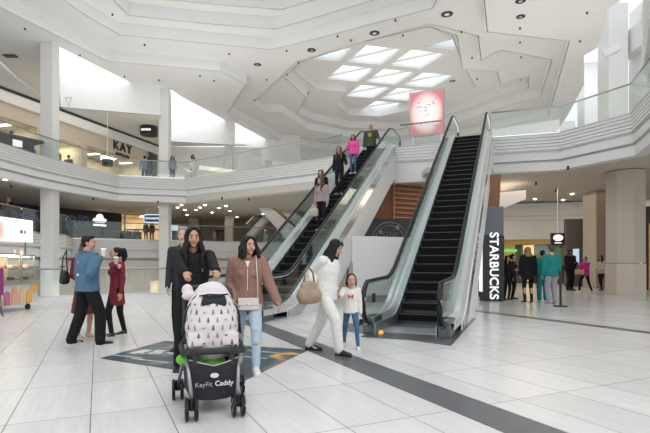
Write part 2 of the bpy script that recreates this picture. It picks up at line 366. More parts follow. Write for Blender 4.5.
# columns
def column(u, vtop, wd, Y, z0, z1=None, m=COLM, label='', face=None, dpt=None, name='square_column'):
    p = yp(u, 200, Y); r = empty(name, (p.x, p.y + wd / 2, z0), 0, label, 'column'); z1 = z1 or Z[0]
    bm = B(); box(bm, (0, 0, (z1 - z0) / 2), (wd, dpt or wd, z1 - z0), bev=.02); add('shaft', bm, m, r); return r
column(46.3, 42, .60, 23.0, -4.4, label='tall white square column nearest the left railing, running up to the ceiling')
column(163.5, 88, .58, 29.1, -4.4, label='tall white square column beside the two people standing above the blue oval sign')
column(228.5, 122, .6, 36.2, -4.4, label='white column left of the smallest far column at the light wells')
column(268, 143, .6, 42.6, H - 1.5, label='smallest farthest white column at the left light wells')
# ---------------------------------------------------------------- upper level slab, fascias, railings
def ribs(zt, zb, n, o=0.0, d=.05):
    out = []; st = (zt - zb) / n
    for i in range(n):
        z = zt - i * st; out += [(o, z), (o, z - st * .72), (o - d, z - st * .74), (o - d, z - st)]
    return out
def fascia_profile(zt, ztop_ribs, zr, zw, zb):
    # coping, ribbed band, white band set back, second beam
    return [(-.5, zt), (.04, zt)] + ribs(ztop_ribs, zr, 5) + [(-.12, zr), (-.12, zr - .1), (-.04, zr - .1), (-.04, zw), (-.22, zw), (-.22, zw - .08), (-.12, zw - .08), (-.12, zb), (-.5, zb)]
def railing(pts, z0, hgt, label, cat='railing', pan=1.5, tint=None, name='glass_railing', posts=False):
    r = empty(name, (pts[0][0], pts[0][1], z0), 0, label, cat); o = Vector((pts[0][0], pts[0][1], 0)); g = tint or GLASS
    for i in range(len(pts) - 1):
        a = Vector((pts[i][0], pts[i][1], 0)) - o; b = Vector((pts[i + 1][0], pts[i + 1][1], 0)) - o; L = (b - a).length; n = max(1, round(L / pan)); d = (b - a) / n; rz = math.atan2(d.y, d.x)
        for k in range(n):
            c = a + d * (k + .5); bm = B(); box(bm, (c.x, c.y, hgt / 2), (d.length - .02, .014, hgt - .04), rz=rz); add('glass_panel', bm, g, r)
            if posts and k: 
                p = a + d * k; bm = B(); box(bm, (p.x, p.y, hgt / 2), (.04, .04, hgt), rz=rz); add('post', bm, STEEL, r)
        bm = B(); c = (a + b) / 2; box(bm, (c.x, c.y, .04), (L, .06, .09), rz=rz); add('base_rail', bm, STEEL, r)
    bm = B(); tube(bm, [(p[0] - o.x, p[1] - o.y, hgt) for p in pts], .032, 8); add('handrail', bm, RAILM, r, True)
    return r
def fz(L, z): return [(lambda p: Vector((p.x, p.y)))(zp(u, v, z)) for u, v in L]
# left arm, sweeping round to the left escalator
Lp = [Vector((-17.5, 12.5))] + fz([(0, 143.5), (38, 155.5), (60, 161.5), (119, 176), (186, 179.2), (310, 161.5), (345, 156)], H + .12)
Lr = Lp[::-1]
UP = fascia_profile(H + .12, H + .1, 5.46, 5.12, 4.72)
def rev(P): return P      # outward side is to the right of travel
bm = B(); sweep(bm, Lp, UP); struct(add('wall_left_fascia', bm, CREAM))
railing([p - Vector((0, 0)) + (Vector((-.12, .12))) for p in Lp], H + .12, 1.0, 'long glass railing with steel handrail along the upper level on the left')
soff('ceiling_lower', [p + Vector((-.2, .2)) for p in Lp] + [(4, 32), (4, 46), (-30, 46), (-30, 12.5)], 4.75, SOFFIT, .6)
soff('floor_upper', [p + Vector((-.3, .3)) for p in Lp] + [(4, 32), (4, 50), (-30, 50), (-30, 12.5)], H - .05, BEIGE, .05)
# right arm
Rp = fz([(489.5, 138), (559, 133), (631, 113.5), (650, 92)], H + .12); Rp += [Vector((Rp[-1].x + .3, 9)), ]
bm = B(); sweep(bm, [Vector((Rp[0].x, Rp[0].y))] + Rp[1:], UP); struct(add('wall_right_fascia', bm, CREAM))
railing([p + Vector((.1, .15)) for p in Rp], H + .12, 1.02, 'glass railing with steel handrail on the upper level right of the escalators', pan=2.2)
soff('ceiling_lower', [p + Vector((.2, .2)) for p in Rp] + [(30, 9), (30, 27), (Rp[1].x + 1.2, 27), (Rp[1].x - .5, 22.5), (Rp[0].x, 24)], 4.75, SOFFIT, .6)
soff('floor_upper', [p + Vector((.3, .3)) for p in Rp] + [(30, 9), (30, 27), (Rp[0].x, 26)], H - .05, BEIGE, .05)
# piece between the two escalators
Mp = [Vector((2.95, 19.6)), Vector((4.9, 18.75))]
Mp = fz([(404, 147), (440, 143)], H + .12)
bm = B(); sweep(bm, [Mp[0] - Vector((.7, -.1)), Mp[1] + Vector((.6, -.1))], [(-.5, H + .12), (.04, H + .12)] + ribs(H + .1, 5.46, 5) + [(-.12, 5.4), (-.12, 4.6), (-.5, 4.6)]); struct(add('wall_centre_fascia', bm, CREAM))
railing([Mp[0] - Vector((.1, -.3)), Mp[1] + Vector((.15, .3))], H + .12, 1.0, 'short glass railing between the tops of the two escalators under the lit poster')
soff('floor_upper', [(2.2, 21), (6.8, 19), (9, 30), (3, 34)], H - .1, BEIGE, .1)
soff('ceiling_lower', [(2.2, 21.2), (6.8, 19.5), (12, 38), (0, 42)], 4.76, SOFFIT, .3)
# balcony far right, upper corner of the picture
Tp = [Vector((14.6, 21.5)), yp(645, 60, 15.8).to_2d() + Vector((.9, 3)), yp(643, 60, 13.4).to_2d(), yp(660, 60, 11).to_2d()]
bm = B(); sweep(bm, [yp(660, 60, 19).to_2d(), yp(642, 60, 15.5).to_2d(), yp(650, 60, 12).to_2d()], [(-.5, 8.8), (.05, 8.8)] + ribs(8.75, 7.2, 6, d=.12) + [(-.12, 6.9), (-.5, 6.9)]); struct(add('wall_right_upper', bm, CREAM))
bm = B(); box(bm, (yp(650, 30, 24).x + 1.2, 24, 12.6), (3.6, 3, 1.2)); struct(add('wall_right_beam', bm, CREAM))
# right side columns
column(618.5, 0, 1.0, 24.5, H, 14.5, m=WHITE, label='broad white upper level column at right carrying a small speaker', dpt=1.0)
column(591.5, 0, .95, 33, H, 15, m=WHITE, label='narrower white upper level column left of the broad one with the speaker')
wall('wall_right', yp(630, 50, 25.6).to_2d(), yp(662, 50, 23).to_2d(), H, 14.5, WHITE); wall('wall_right', yp(598, 60, 37).to_2d(), yp(611, 60, 36).to_2d(), H, 10.0, WHITE)
bigc = yp(625.5, 200, 18.55)
def octo(r, z): return [(r * math.cos(a), r * math.sin(a), z) for a in [PI / 8 + i * PI / 4 for i in range(8)]]
bc = empty('beige_column', (bigc.x, bigc.y, 0), math.radians(12), 'thick beige faceted column standing on the ground floor at right', 'column')
bm = B(); prism(bm, octo(.70, 1.22), (0, 0, 3.5)); add('shaft', bm, BEIGE, bc); bm = B(); prism(bm, octo(.72, .0), (0, 0, 1.2)); add('stone_base', bm, STONE, bc)
c2 = empty('square_column', (13.35, 23.8, 0), 0, 'beige and brown square column behind the woman in the cream jacket', 'column')
bm = B(); box(bm, (0, .05, 2.38), (.5, 1.2, 4.74), bev=.01); add('shaft', bm, BEIGE, c2); bm = B(); box(bm, (0, -.58, 2.38), (.49, .06, 4.72)); add('brown_side', bm, BROWN, c2)

# ---------------------------------------------------------------- walkway across the atrium (left, lower)
M1 = [Vector((-18, 13))] + fz([(0, 229), (38, 233.5), (66, 236), (73, 239), (158, 241), (240, 242.6), (300, 243.5)], MZ)
MP = [(-.5, MZ), (.05, MZ)] + ribs(MZ - .02, MZ - .62, 4, d=.04) + [(-.12, MZ - .62), (-.12, MZ - .72), (-.04, MZ - .72), (-.04, MZ - 1.1), (-.3, MZ - 1.1), (-.3, MZ - 1.25), (-.15, MZ - 1.25), (-.15, MZ - 1.55), (-.5, MZ - 1.55)]
bm = B(); sweep(bm, M1, MP); struct(add('wall_walkway_fascia', bm, CREAM))
railing([p + Vector((-.1, .15)) for p in M1], MZ, 1.08, 'glass railing on the walkway in front of the black shops')
soff('floor_walkway', [p + Vector((-.3, .3)) for p in M1] + [(2, 46), (-32, 46), (-32, 13)], MZ - .3, BEIGE, .28)
# shopfronts on the walkway
sb0 = yp(-60, 220, 25.5).to_2d(); sb1 = yp(124, 220, 34.5).to_2d(); ds = (sb1 - sb0).normalized()
bs = empty('black_shopfront', (sb0.x, sb0.y, MZ), math.atan2(ds.y, ds.x), 'long black shopfront with dark blue letters on the lower walkway, white logo at its end', 'shop')
Lb = (sb1 - sb0).length - .25; bm = B(); box(bm, (Lb / 2, 0, 1.05), (Lb, .2, 2.1)); add('facade', bm, SHOPBLK, bs)
NAVY = mat('navy_letter', (.02, .04, .09), .3, emit=(.03, .06, .14), es=.5)
xl = along(sb0, ds, 46); text('sign_letters', "SPENCER'S", 1.15, NAVY, (xl, -.12, 1.25), (PI / 2, 0, 0), bs, .03, bold=.02)
xm = along(sb0, ds, 98.5); bm = B()
for dx, dz, r in ((0, .17, .25), (-.33, -.02, .14), (.33, -.02, .14)): cyl(bm, (xm + dx, -.11, 1.52 + dz), (xm + dx, -.2, 1.52 + dz), r, n=20)
box(bm, (xm, -.15, 1.42), (.6, .08, .16)); add('round_logo', bm, WHITEEM, bs); 
bm = B(); 
for dx in (-.25, .25): box(bm, (xm + dx, -.15, 1.18), (.4, .08, .12))
add('logo_bar', bm, WHITEEM, bs)
bm = B(); box(bm, (along(sb0, ds, 94), -.13, .45), (7.2, .05, .9)); add('lower_panel', bm, DKGREY, bs)
# bakery shop
cb0 = yp(124, 220, 34.6).to_2d(); cb1 = yp(161, 220, 35.6).to_2d()
ck = shopfront(cb0, cb1, MZ, 4.75, [(0.1, (cb1 - cb0).length - .1, 0, 2.05)], inner=(.78, .62, .40), em=1.3, label='brightly lit bakery shop with a dark blue oval sign on the lower walkway')
sg = yp(152.5, 218.5, 32.0); sr = empty('hanging_sign', (sg.x, sg.y, sg.z), math.radians(4), 'dark blue oval sign with white letters hanging before the lit bakery', 'sign')
BLUE = mat('sign_blue', (.01, .05, .13), .4, emit=(.01, .05, .14), es=.6); PALEB = mat('sign_pale_blue', (.5, .75, .9), .4, emit=(.6, .85, 1), es=1.0)
def rrect(w_, h_, r_, y, n=6):
    out = []
    for cx, cz_, a0 in ((w_ / 2 - r_, h_ / 2 - r_, 0), (-w_ / 2 + r_, h_ / 2 - r_, PI / 2), (-w_ / 2 + r_, -h_ / 2 + r_, PI), (w_ / 2 - r_, -h_ / 2 + r_, 1.5 * PI)):
        out += [(cx + r_ * math.cos(a0 + k * PI / 2 / n), y, cz_ + r_ * math.sin(a0 + k * PI / 2 / n)) for k in range(n + 1)]
    return out
bm = B(); prism(bm, rrect(1.22, .58, .22, 0), (0, .1, 0)); add('pale_edge', bm, PALEB, sr)
bm = B(); prism(bm, rrect(1.1, .44, .18, -.03), (0, .04, 0)); prism(bm, rrect(.5, .2, .08, -.03), (0, .03, 0)); add('blue_face', bm, BLUE, sr)
text('sign_letters', 'CINNABON', .2, LETTER, (0, -.05, 0), (PI / 2, 0, 0), sr, .01, bold=.006)
bm = B(); 
for dx in (-.4, .4): cyl(bm, (dx, .05, .29), (dx, .05, 4.72 - sg.z), .012)
add('hanger', bm, STEEL, sr)
bm = B(); box(bm, (1.2, .6, -.28), (.9, .05, .45)); add('menu_screen', bm, PALEB, ck); bpy.data.objects['menu_screen'].location = (2.2, .4, 1.6)
# further back of the walkway: beige wall with dark openings
bk0 = yp(172, 220, 42).to_2d(); bk1 = yp(330, 220, 42).to_2d()
shopfront(bk0, bk1, MZ, 4.75, [(.4, 1.5, 0, 1.6), (3.6, 5.4, 0, 1.5), (8, 11, 0, 1.7)], inner=(.16, .11, .07), em=.3, m=BEIGE, label='beige far wall with brown doorways behind the walkway')
column(193, 0, .7, 37, MZ, 4.72, m=BEIGE, label='thin beige column at the back of the walkway behind the stroller woman')
# far second escalator rising from the walkway
def flight(u0, v0, u1, v1, Y, wd, label):
    a = yp(u0, v0, Y); b = yp(u1, v1, Y + 1.5); r = empty('far_escalator', a, 0, label, 'escalator'); d = b - a; n = Vector((0, .0, 1))
    bm = B(); prism(bm, [(0, 0, -.55), d + Vector((0, 0, -.55)), d + Vector((0, 0, .1)), (0, 0, .1)], (0, wd, 0)); add('truss', bm, CREAM, r)
    for y in (0, wd):
        bm = B(); prism(bm, [(0, y, .1), d + Vector((0, y, .1)), d + Vector((0, y, .8)), (0, y, .8)], (0, .02, 0)); add('glass_panel', bm, TEAL, r)
        bm = B(); tube(bm, [(0, y, .85), d + Vector((0, y, .85))], .05, 8); add('handrail', bm, STEEL, r)
    bm = B(); box(bm, d / 2 + Vector((0, wd / 2, .1)), (d.length, wd - .2, .05), rot=Euler((0, math.atan2(-d.z, d.x), 0))); add('steps', bm, DKSTEEL, r)
flight(246, 236, 268, 212, 35, 1.3, 'small distant escalator behind the woman in brown, beyond the walkway')
a = yp(247, 204, 30); b = yp(292, 240, 30)
bm = B(); prism(bm, [yp(252, 201, 31), yp(262, 200, 31), yp(305, 236, 31), yp(305, 250, 31), yp(296, 250, 31)], (0, 1.2, 0)); struct(add('wall_ramp_beam', bm, CREAM))
bm = B(); prism(bm, [yp(268, 200, 33), yp(282, 200, 33), yp(312, 226, 33), yp(312, 240, 33)], (0, 1.2, 0)); struct(add('wall_ramp_beam', bm, CREAM))
# lower level walls seen through the balustrade
shopfront(yp(-80, 280, 24).to_2d(), yp(300, 280, 34).to_2d(), -4.4, MZ - 1.3, [(1.2, 4.3, 0, 4.6), (10.9, 12.9, 1.3, 4.55), (13.5, 15.8, .6, 3.9), (17.5, 20.5, 1, 4.4), (22, 24, 0, 4.3), (25, 27.5, 0, 4.6)], m=BEIGE, inner=(.62, .55, .45), em=1.4, label='beige lower level shop wall with bright windows seen through the glass balustrade', deep=2.5)
# big walls closing the far end
wall('wall_back', (-8, 56), (26, 50), H, 16, WHITE); wall('wall_back', (-9, 47), (-3, 56), H, 16, WHITE)

# ---------------------------------------------------------------- right ground floor hall
fb = [yp(500, 230, 29).to_2d(), yp(583, 230, 27.5).to_2d()]
bm = B(); sweep(bm, [fb[0] - Vector((2, -.1)), fb[1], fb[1] + Vector((5, -2))], [(-.4, 4.72), (.0, 4.72), (0, 4.0), (-.08, 4.0), (-.08, 3.9), (.04, 3.9), (.04, 3.75), (-.08, 3.75), (-.08, 2.62), (-.4, 2.62)]); struct(add('wall_bulkhead', bm, WHITE))
bm = B(); prism(bm, [yp(494, 193, 21), yp(526, 190, 21), yp(526, 199, 21), yp(494, 212, 21)], (0, 3, 0)); struct(add('wall_bulkhead', bm, CREAM))
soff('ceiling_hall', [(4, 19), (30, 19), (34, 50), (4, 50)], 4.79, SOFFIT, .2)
gs0 = yp(496, 270, 30).to_2d(); gs1 = yp(566, 270, 28).to_2d(); Lg = (gs1 - gs0).length
GOLD = mat('gold_wall', (.62, .42, .13), .45, var=.2, scale=3, emit=(1, .62, .18), es=.12)
gsh = shopfront(gs0, gs1, 0, 2.7, [(1.1, Lg - .1, 0, 2.35)], m=GOLD, inner=(.07, .13, .05), em=1.1, deep=2.5, label='golden fronted coffee shop with green interior behind the queue')
bm = B(); box(bm, (1.85, .25, 1.2), (.6, .1, 2.2)); add('yellow_panel', bm, mat('yellow_glow', (.9, .6, .2), .5, emit=(1, .68, .2), es=1.1), gsh)
bm = B(); box(bm, (.8, -.14, 1.98), (.9, .05, .14)); add('green_sign', bm, mat('green_glow', (.1, .6, .1), .5, emit=(.1, .9, .1), es=1.0), gsh)
bm = B(); box(bm, (2.9, .5, .55), (3.4, .5, 1.1)); add('counter', bm, DKGREY, gsh)
sp = yp(557.5, 239, 22); ss = empty('square_sign', sp, math.radians(-6), 'black square sign with a white oval hanging above the queue', 'sign')
bm = B(); box(bm, (0, 0, 0), (.62, .12, .54), bev=.01); add('sign_box', bm, SHOPBLK, ss)
bm = B(); M = Matrix.Translation((0, -.07, .05)); cyl(bm, (0, -.07, .05), (0, -.09, .05), .19, n=24); bmesh.ops.scale(bm, vec=(1.1, 1, .75), verts=bm.verts, space=Matrix.Translation((0, 0, -.05))); add('white_oval', bm, WHITEEM, ss)
bm = B(); box(bm, (0, -.07, -.18), (.3, .02, .05)); add('caption_bar', bm, LETTER, ss)
bm = B(); cyl(bm, (0, 0, .27), (0, 0, 4.72 - sp.z), .015); add('hanger', bm, STEEL, ss)
# grey wall with lit poster behind the queue
gw = empty('grey_partition', (yp(575, 260, 25).x, 25, 0), math.radians(-4), 'tall dark grey partition with a small lit screen behind the man in black', 'partition')
bm = B(); box(bm, (0, 0, 1.75), (1.0, .3, 3.5)); add('panel', bm, mat('taupe_panel', (.12, .10, .09), .5, var=.1), gw)
bm = B(); box(bm, (-.02, -.17, 1.55), (.3, .03, .8)); add('screen', bm, mat('screen_glow', (.5, .6, .7), .4, emit=(.6, .75, 1), es=.8), gw)
wall('wall_hall_back', yp(560, 260, 33).to_2d(), yp(640, 260, 31).to_2d(), 0, 4.72, BEIGE)
wall('wall_hall_back', (yp(480, 260, 33).x, 33), (yp(570, 260, 33).x, 33), 0, 4.72, BEIGE)
# shop at the far right edge
rs = empty('dark_shop', (yp(652, 260, 22).x, 22, 0), 0, 'dark shop front with gold frame at the right edge behind the thick column', 'shop')
bm = B(); box(bm, (1.1, 0, 1.9), (3, .2, 3.8)); add('facade', bm, SHOPBLK, rs)
bm = B(); box(bm, (-.15, -.14, 1.5), (.16, .06, 3.0)); add('gold_frame', bm, GOLD, rs)
bm = B(); box(bm, (.2, -.14, .95), (.8, .06, .1)); box(bm, (.2, -.14, .2), (.8, .06, .16)); add('shelf_edge', bm, mat('pale_shelf', (.6, .6, .6), .4, emit=(.8, .85, 1), es=.4), rs)
for k in range(5):
    bm = B(); sph(bm, (-.05 + .16 * k, -.2, 1.15 + .1 * (k % 3)), .05, 8); add('display_lamp', bm, WHITEEM, rs)

# ---------------------------------------------------------------- ceiling fittings
ap = empty('recessed_speaker', (0, 0, 0), 0, 'dark round ceiling speaker grille', 'ceiling speaker', 'round speakers in the ceiling')
bm = B(); cyl(bm, (0, 0, 0), (0, 0, -.02), .24, n=20); add('grille', bm, BLACK, ap); bm = B(); cyl(bm, (0, 0, -.02), (0, 0, -.03), .1, n=16); add('cone', bm, STEEL, ap)
where = ['left of the others over the open bay', 'above the left side of the skylights', 'largest, above the skylights', 'right of the skylights', 'topmost near the top edge', 'just below the topmost one', 'small, right of the skylights']
for k, (u, v, z, s) in enumerate([(257.5, 64.5, 12.37, 1), (311.5, 50, 12.37, 1.1), (374.5, 33, 12.37, 1.2), (447, 14, 12.37, 1.3), (520.5, .8, 11.8, 1.0), (520.7, 16.5, 11.8, .9), (452.5, 81, 12.9, .9)]):
    o = ap if k == 0 else copy_tree(ap); p = zp(u, v, z); o.location = p; o.scale = (s * .85, s * .85, 1); o['label'] = 'dark round ceiling speaker, ' + where[k]
p = zp(10.5, 55.5, 11.8); bm = B(); box(bm, (0, 0, -.03), (.62, .3, .06)); add('vent', bm, DKGREY, None, loc=p); tag(bpy.data.objects['vent'], 'small dark rectangular ceiling vent left of the nearest tall column', 'vent')
sk = B(); cyl(sk, (0, 0, 0), (0, 0, -.06), .03, n=8); cyl(sk, (0, 0, -.06), (0, 0, -.08), .055, n=8); s0_ = add('sprinkler', sk, DKGREY)
tag(s0_, 'tiny dark sprinkler head in the white ceiling', 'sprinkler', 'sprinkler heads in the ceiling')
spk = [(25, 28, 11.8), (112.5, 13.5, 12.37), (144.5, 44, 12.37), (80, 54.5, 11.8), (124.5, 76, 11.8), (159, 79.5, 11.8), (229, 53, 12.37), (266.5, 79, 12.37), (286.5, 50, 12.37), (298.5, 62, 12.37), (287, 74, 12.37), (254.5, 99.5, 12.37), (278, 106.5, 12.94), (308.5, 92.5, 12.94), (337.5, 35.5, 12.37), (351, 39.5, 12.37), (403, 34.5, 12.37), (395.5, 19.5, 12.37), (461.5, 31, 12.37), (472, 57, 12.94), (477, 78.5, 12.94), (520, 27.5, 11.8), (520, 41.5, 11.8), (521, 56.5, 12.94), (520.5, 79, 12.94), (543, 47.5, 12.94), (580, 40.5, 11.8), (587, 12, 11.8), (16, 83, 11.8), (35, 90, 11.8), (200, 75, 11.8), (214, 80, 11.8)]
for k, (u, v, z) in enumerate(spk):
    o = s0_ if k == 0 else s0_.copy()
    if k: COL.objects.link(o)
    o.location = zp(u, v, z)
sk = B(); cyl(sk, (0, 0, 0), (0, 0, -.14), .05, n=8); s1_ = add('sprinkler', sk, DKGREY); tag(s1_, 'tiny dark sprinkler head under the balcony', 'sprinkler', 'sprinkler heads under the balconies')
for k, (u, v) in enumerate([(93, 197.5), (11, 185), (158, 201), (222, 197), (249, 198), (568, 166), (503, 192), (536, 182), (556, 189), (549, 214), (526, 217)]):
    o = s1_ if k == 0 else s1_.copy()
    if k: COL.objects.link(o)
    o.location = zp(u, v, 4.72)
dl = B(); cyl(dl, (0, 0, 0), (0, 0, -.03), .085, n=12); d0 = add('recessed_downlight', dl, SPOTEM); tag(d0, 'small round recessed downlight glowing under the balcony', 'downlight', 'downlights under the balconies')
for k, (u, v) in enumerate([(5, 179.5), (181.5, 205), (177.5, 207.5), (200, 207.5), (205, 205), (196, 210), (212, 212.5), (219, 208), (226, 206), (230, 211), (237, 217), (187, 215), (263, 214), (572, 194), (535, 199), (563, 200), (547, 205), (160, 207), (185, 210)]):
    o = d0 if k == 0 else d0.copy()
    if k: COL.objects.link(o)
    o.location = zp(u, v, 4.72)
# hanging round lantern left and triangular ornament
hp = yp(149, 131, 31); hs = empty('drum_sign', hp, 0, 'round black drum hanging above the upper walkway beside the second tall column', 'hanging drum')
bm = B(); cyl(bm, (0, 0, -.28), (0, 0, .28), .55, n=24); add('drum', bm, BLACK, hs); bm = B(); cyl(bm, (0, 0, .28), (0, 0, .34), .57, n=24); add('rim', bm, STEEL, hs); bm = B(); cyl(bm, (0, 0, .3), (0, 0, ZW - hp.z), .02); add('hanger', bm, STEEL, hs)
bm = B(); box(bm, (0, -.54, -.05), (.6, .04, .12)); add('caption_bar', bm, LETTER, hs)
hp = yp(107.5, 162, 27.8); hs = empty('drum_sign', hp, 0, 'round black and white drum hanging in the jewellery shop window', 'hanging drum')
bm = B(); cyl(bm, (0, 0, -.22), (0, 0, .12), .3, n=20); add('drum', bm, BLACK, hs); bm = B(); cyl(bm, (0, 0, .12), (0, 0, .3), .38, n=20); add('lamp_rim', bm, WHITEEM, hs); bm = B(); cyl(bm, (0, 0, .3), (0, 0, ZW - hp.z), .02); add('hanger', bm, STEEL, hs)
p = yp(68.5, 101, 26); t_ = empty('triangle_ornament', p, 0, 'small gold outlined triangle hanging in the bright light well', 'ornament')
bm = B(); tube(bm, [(-.16, 0, .2), (.16, 0, .2), (0, 0, -.28)], .025, 6, True); add('frame', bm, mat('brass', (.4, .3, .15), .3, .8), t_); bm = B(); cyl(bm, (0, 0, .2), (0, 0, Z[0] - p.z + .8), .006, n=6); add('cord', bm, STEEL, t_)
p = yp(611.5, 51, 23.7); sp_ = empty('wall_speaker', p, math.radians(-30), 'small white speaker bracketed on the broad upper column', 'speaker')
bm = B(); box(bm, (0, 0, 0), (.75, .3, .36), rot=Euler((0, math.radians(-22), 0)), bev=.04); add('cabinet', bm, CREAM, sp_); bm = B(); box(bm, (.2, .25, .0), (.08, .5, .08)); add('bracket', bm, STEEL, sp_)
# lit poster between the escalator tops
pp_ = yp(426.5, 113, 20.5); pr = empty('lit_poster', (pp_.x, pp_.y, H + .1), -AZ, 'red and white lit poster panel standing between the escalator tops', 'poster')
pw, ph = 1.5, 1.92; zc = pp_.z - H - .1
bm = B(); box(bm, (0, .06, zc), (pw, .16, ph)); add('frame', bm, mat('poster_frame', (.35, .37, .36), .3, .7), pr)
def poster_mat():
    m = bpy.data.materials.new('poster_print'); m.use_nodes = True; nt = m.node_tree; b = nt.nodes['Principled BSDF']
    tc = nd(nt, 'ShaderNodeTexCoord'); sx = nd(nt, 'ShaderNodeVectorMath', operation='LENGTH'); mp = nd(nt, 'ShaderNodeMapping'); mp.inputs['Location'].default_value = (0, 0, -zc / .95 * 1.0); mp.inputs['Scale'].default_value = (1 / .74, 0, 1 / .95)
    nt.links.new(tc.outputs['Object'], mp.inputs[0]); nt.links.new(mp.outputs[0], sx.inputs[0]); r = nd(nt, 'ShaderNodeValToRGB'); e = r.color_ramp.elements
    e[0].position = .35; e[0].color = (.95, .86, .84, 1); e[1].position = 1.15 if False else 1.0; e[1].color = (.62, .20, .22, 1); x = e.new(.72); x.color = (.85, .64, .63, 1)
    nt.links.new(sx.outputs['Value'], r.inputs[0]); nt.links.new(r.outputs[0], b.inputs['Base Color']); nt.links.new(r.outputs[0], b.inputs['Emission Color']); b.inputs['Emission Strength'].default_value = .45
    return m
bm = B(); box(bm, (0, -.03, zc), (pw - .12, .02, ph - .12)); add('printed_face', bm, poster_mat(), pr)
bm = B()
for k in range(16):
    random.seed(k); box(bm, (random.uniform(-.45, .45), -.045, zc + random.uniform(-.6, .65)), (random.uniform(.04, .16), .006, .025))
add('small_print', bm, mat('print_red', (.45, .1, .12), .5), pr)
bm = B(); 
for x in (-.6, .6): cyl(bm, (x, .06, 0), (x, .06, zc - ph / 2), .03)
add('post', bm, STEEL, pr)
# ---------------------------------------------------------------- escalators
SA = math.radians(32.03); T1, T2 = 1.85, 1.85 + H / math.tan(SA)
TN = math.tan(SA); TEND = T2 + 1.7
def SZ(t): return 0 if t < T1 else (H if t > T2 else (t - T1) * TN)
def esc_steps_mat():
    m = bpy.data.materials.new('step_tread'); m.use_nodes = True; nt = m.node_tree; b = nt.nodes['Principled BSDF']
    tc = nd(nt, 'ShaderNodeTexCoord'); wv = nd(nt, 'ShaderNodeTexWave', wave_type='BANDS', bands_direction='X'); wv.inputs['Scale'].default_value = 18
    nt.links.new(tc.outputs['Object'], wv.inputs[0]); r = nd(nt, 'ShaderNodeValToRGB'); r.color_ramp.elements[0].color = (.002, .002, .002, 1); r.color_ramp.elements[1].color = (.010, .010, .011, 1)
    nt.links.new(wv.outputs['Fac'], r.inputs[0]); nt.links.new(r.outputs[0], b.inputs['Base Color']); b.inputs['Roughness'].default_value = .7; b.inputs['Specular IOR Level'].default_value = .12
    return m
STEPM = esc_steps_mat(); EDGE = mat('step_edge', (.07, .072, .075), .5, .4)
MIRROR = mat('polished_steel', (.60, .61, .66), .16, 1, var=.35, scale=1.4, stretch=(1, 1, 1)); SKIRT = mat('skirt_steel', (.42, .47, .50), .3, .9, var=.25, scale=1.2)
CLAD = mat('white_cladding', (.78, .78, .77), .45, var=.02); EGL = glass_mat('balustrade_glass', (.90, .955, .95), .12)
def ribbon(bm, x, prof_lo, prof_hi, th):       # vertical panel in the y-z plane at x
    n = len(prof_lo)
    v = [[bm.verts.new((x + s * th / 2, y, z)) for s in (-1, 1)] for (y, z) in prof_lo + prof_hi[::-1]]
    N = len(v)
    for i in range(n - 1):
        j = N - 1 - i
        for s in (0, 1): bm.faces.new((v[i][s], v[i + 1][s], v[j - 1][s], v[j][s]))
    for i in range(N): bm.faces.new((v[i][0], v[(i + 1) % N][0], v[(i + 1) % N][1], v[i][1]))
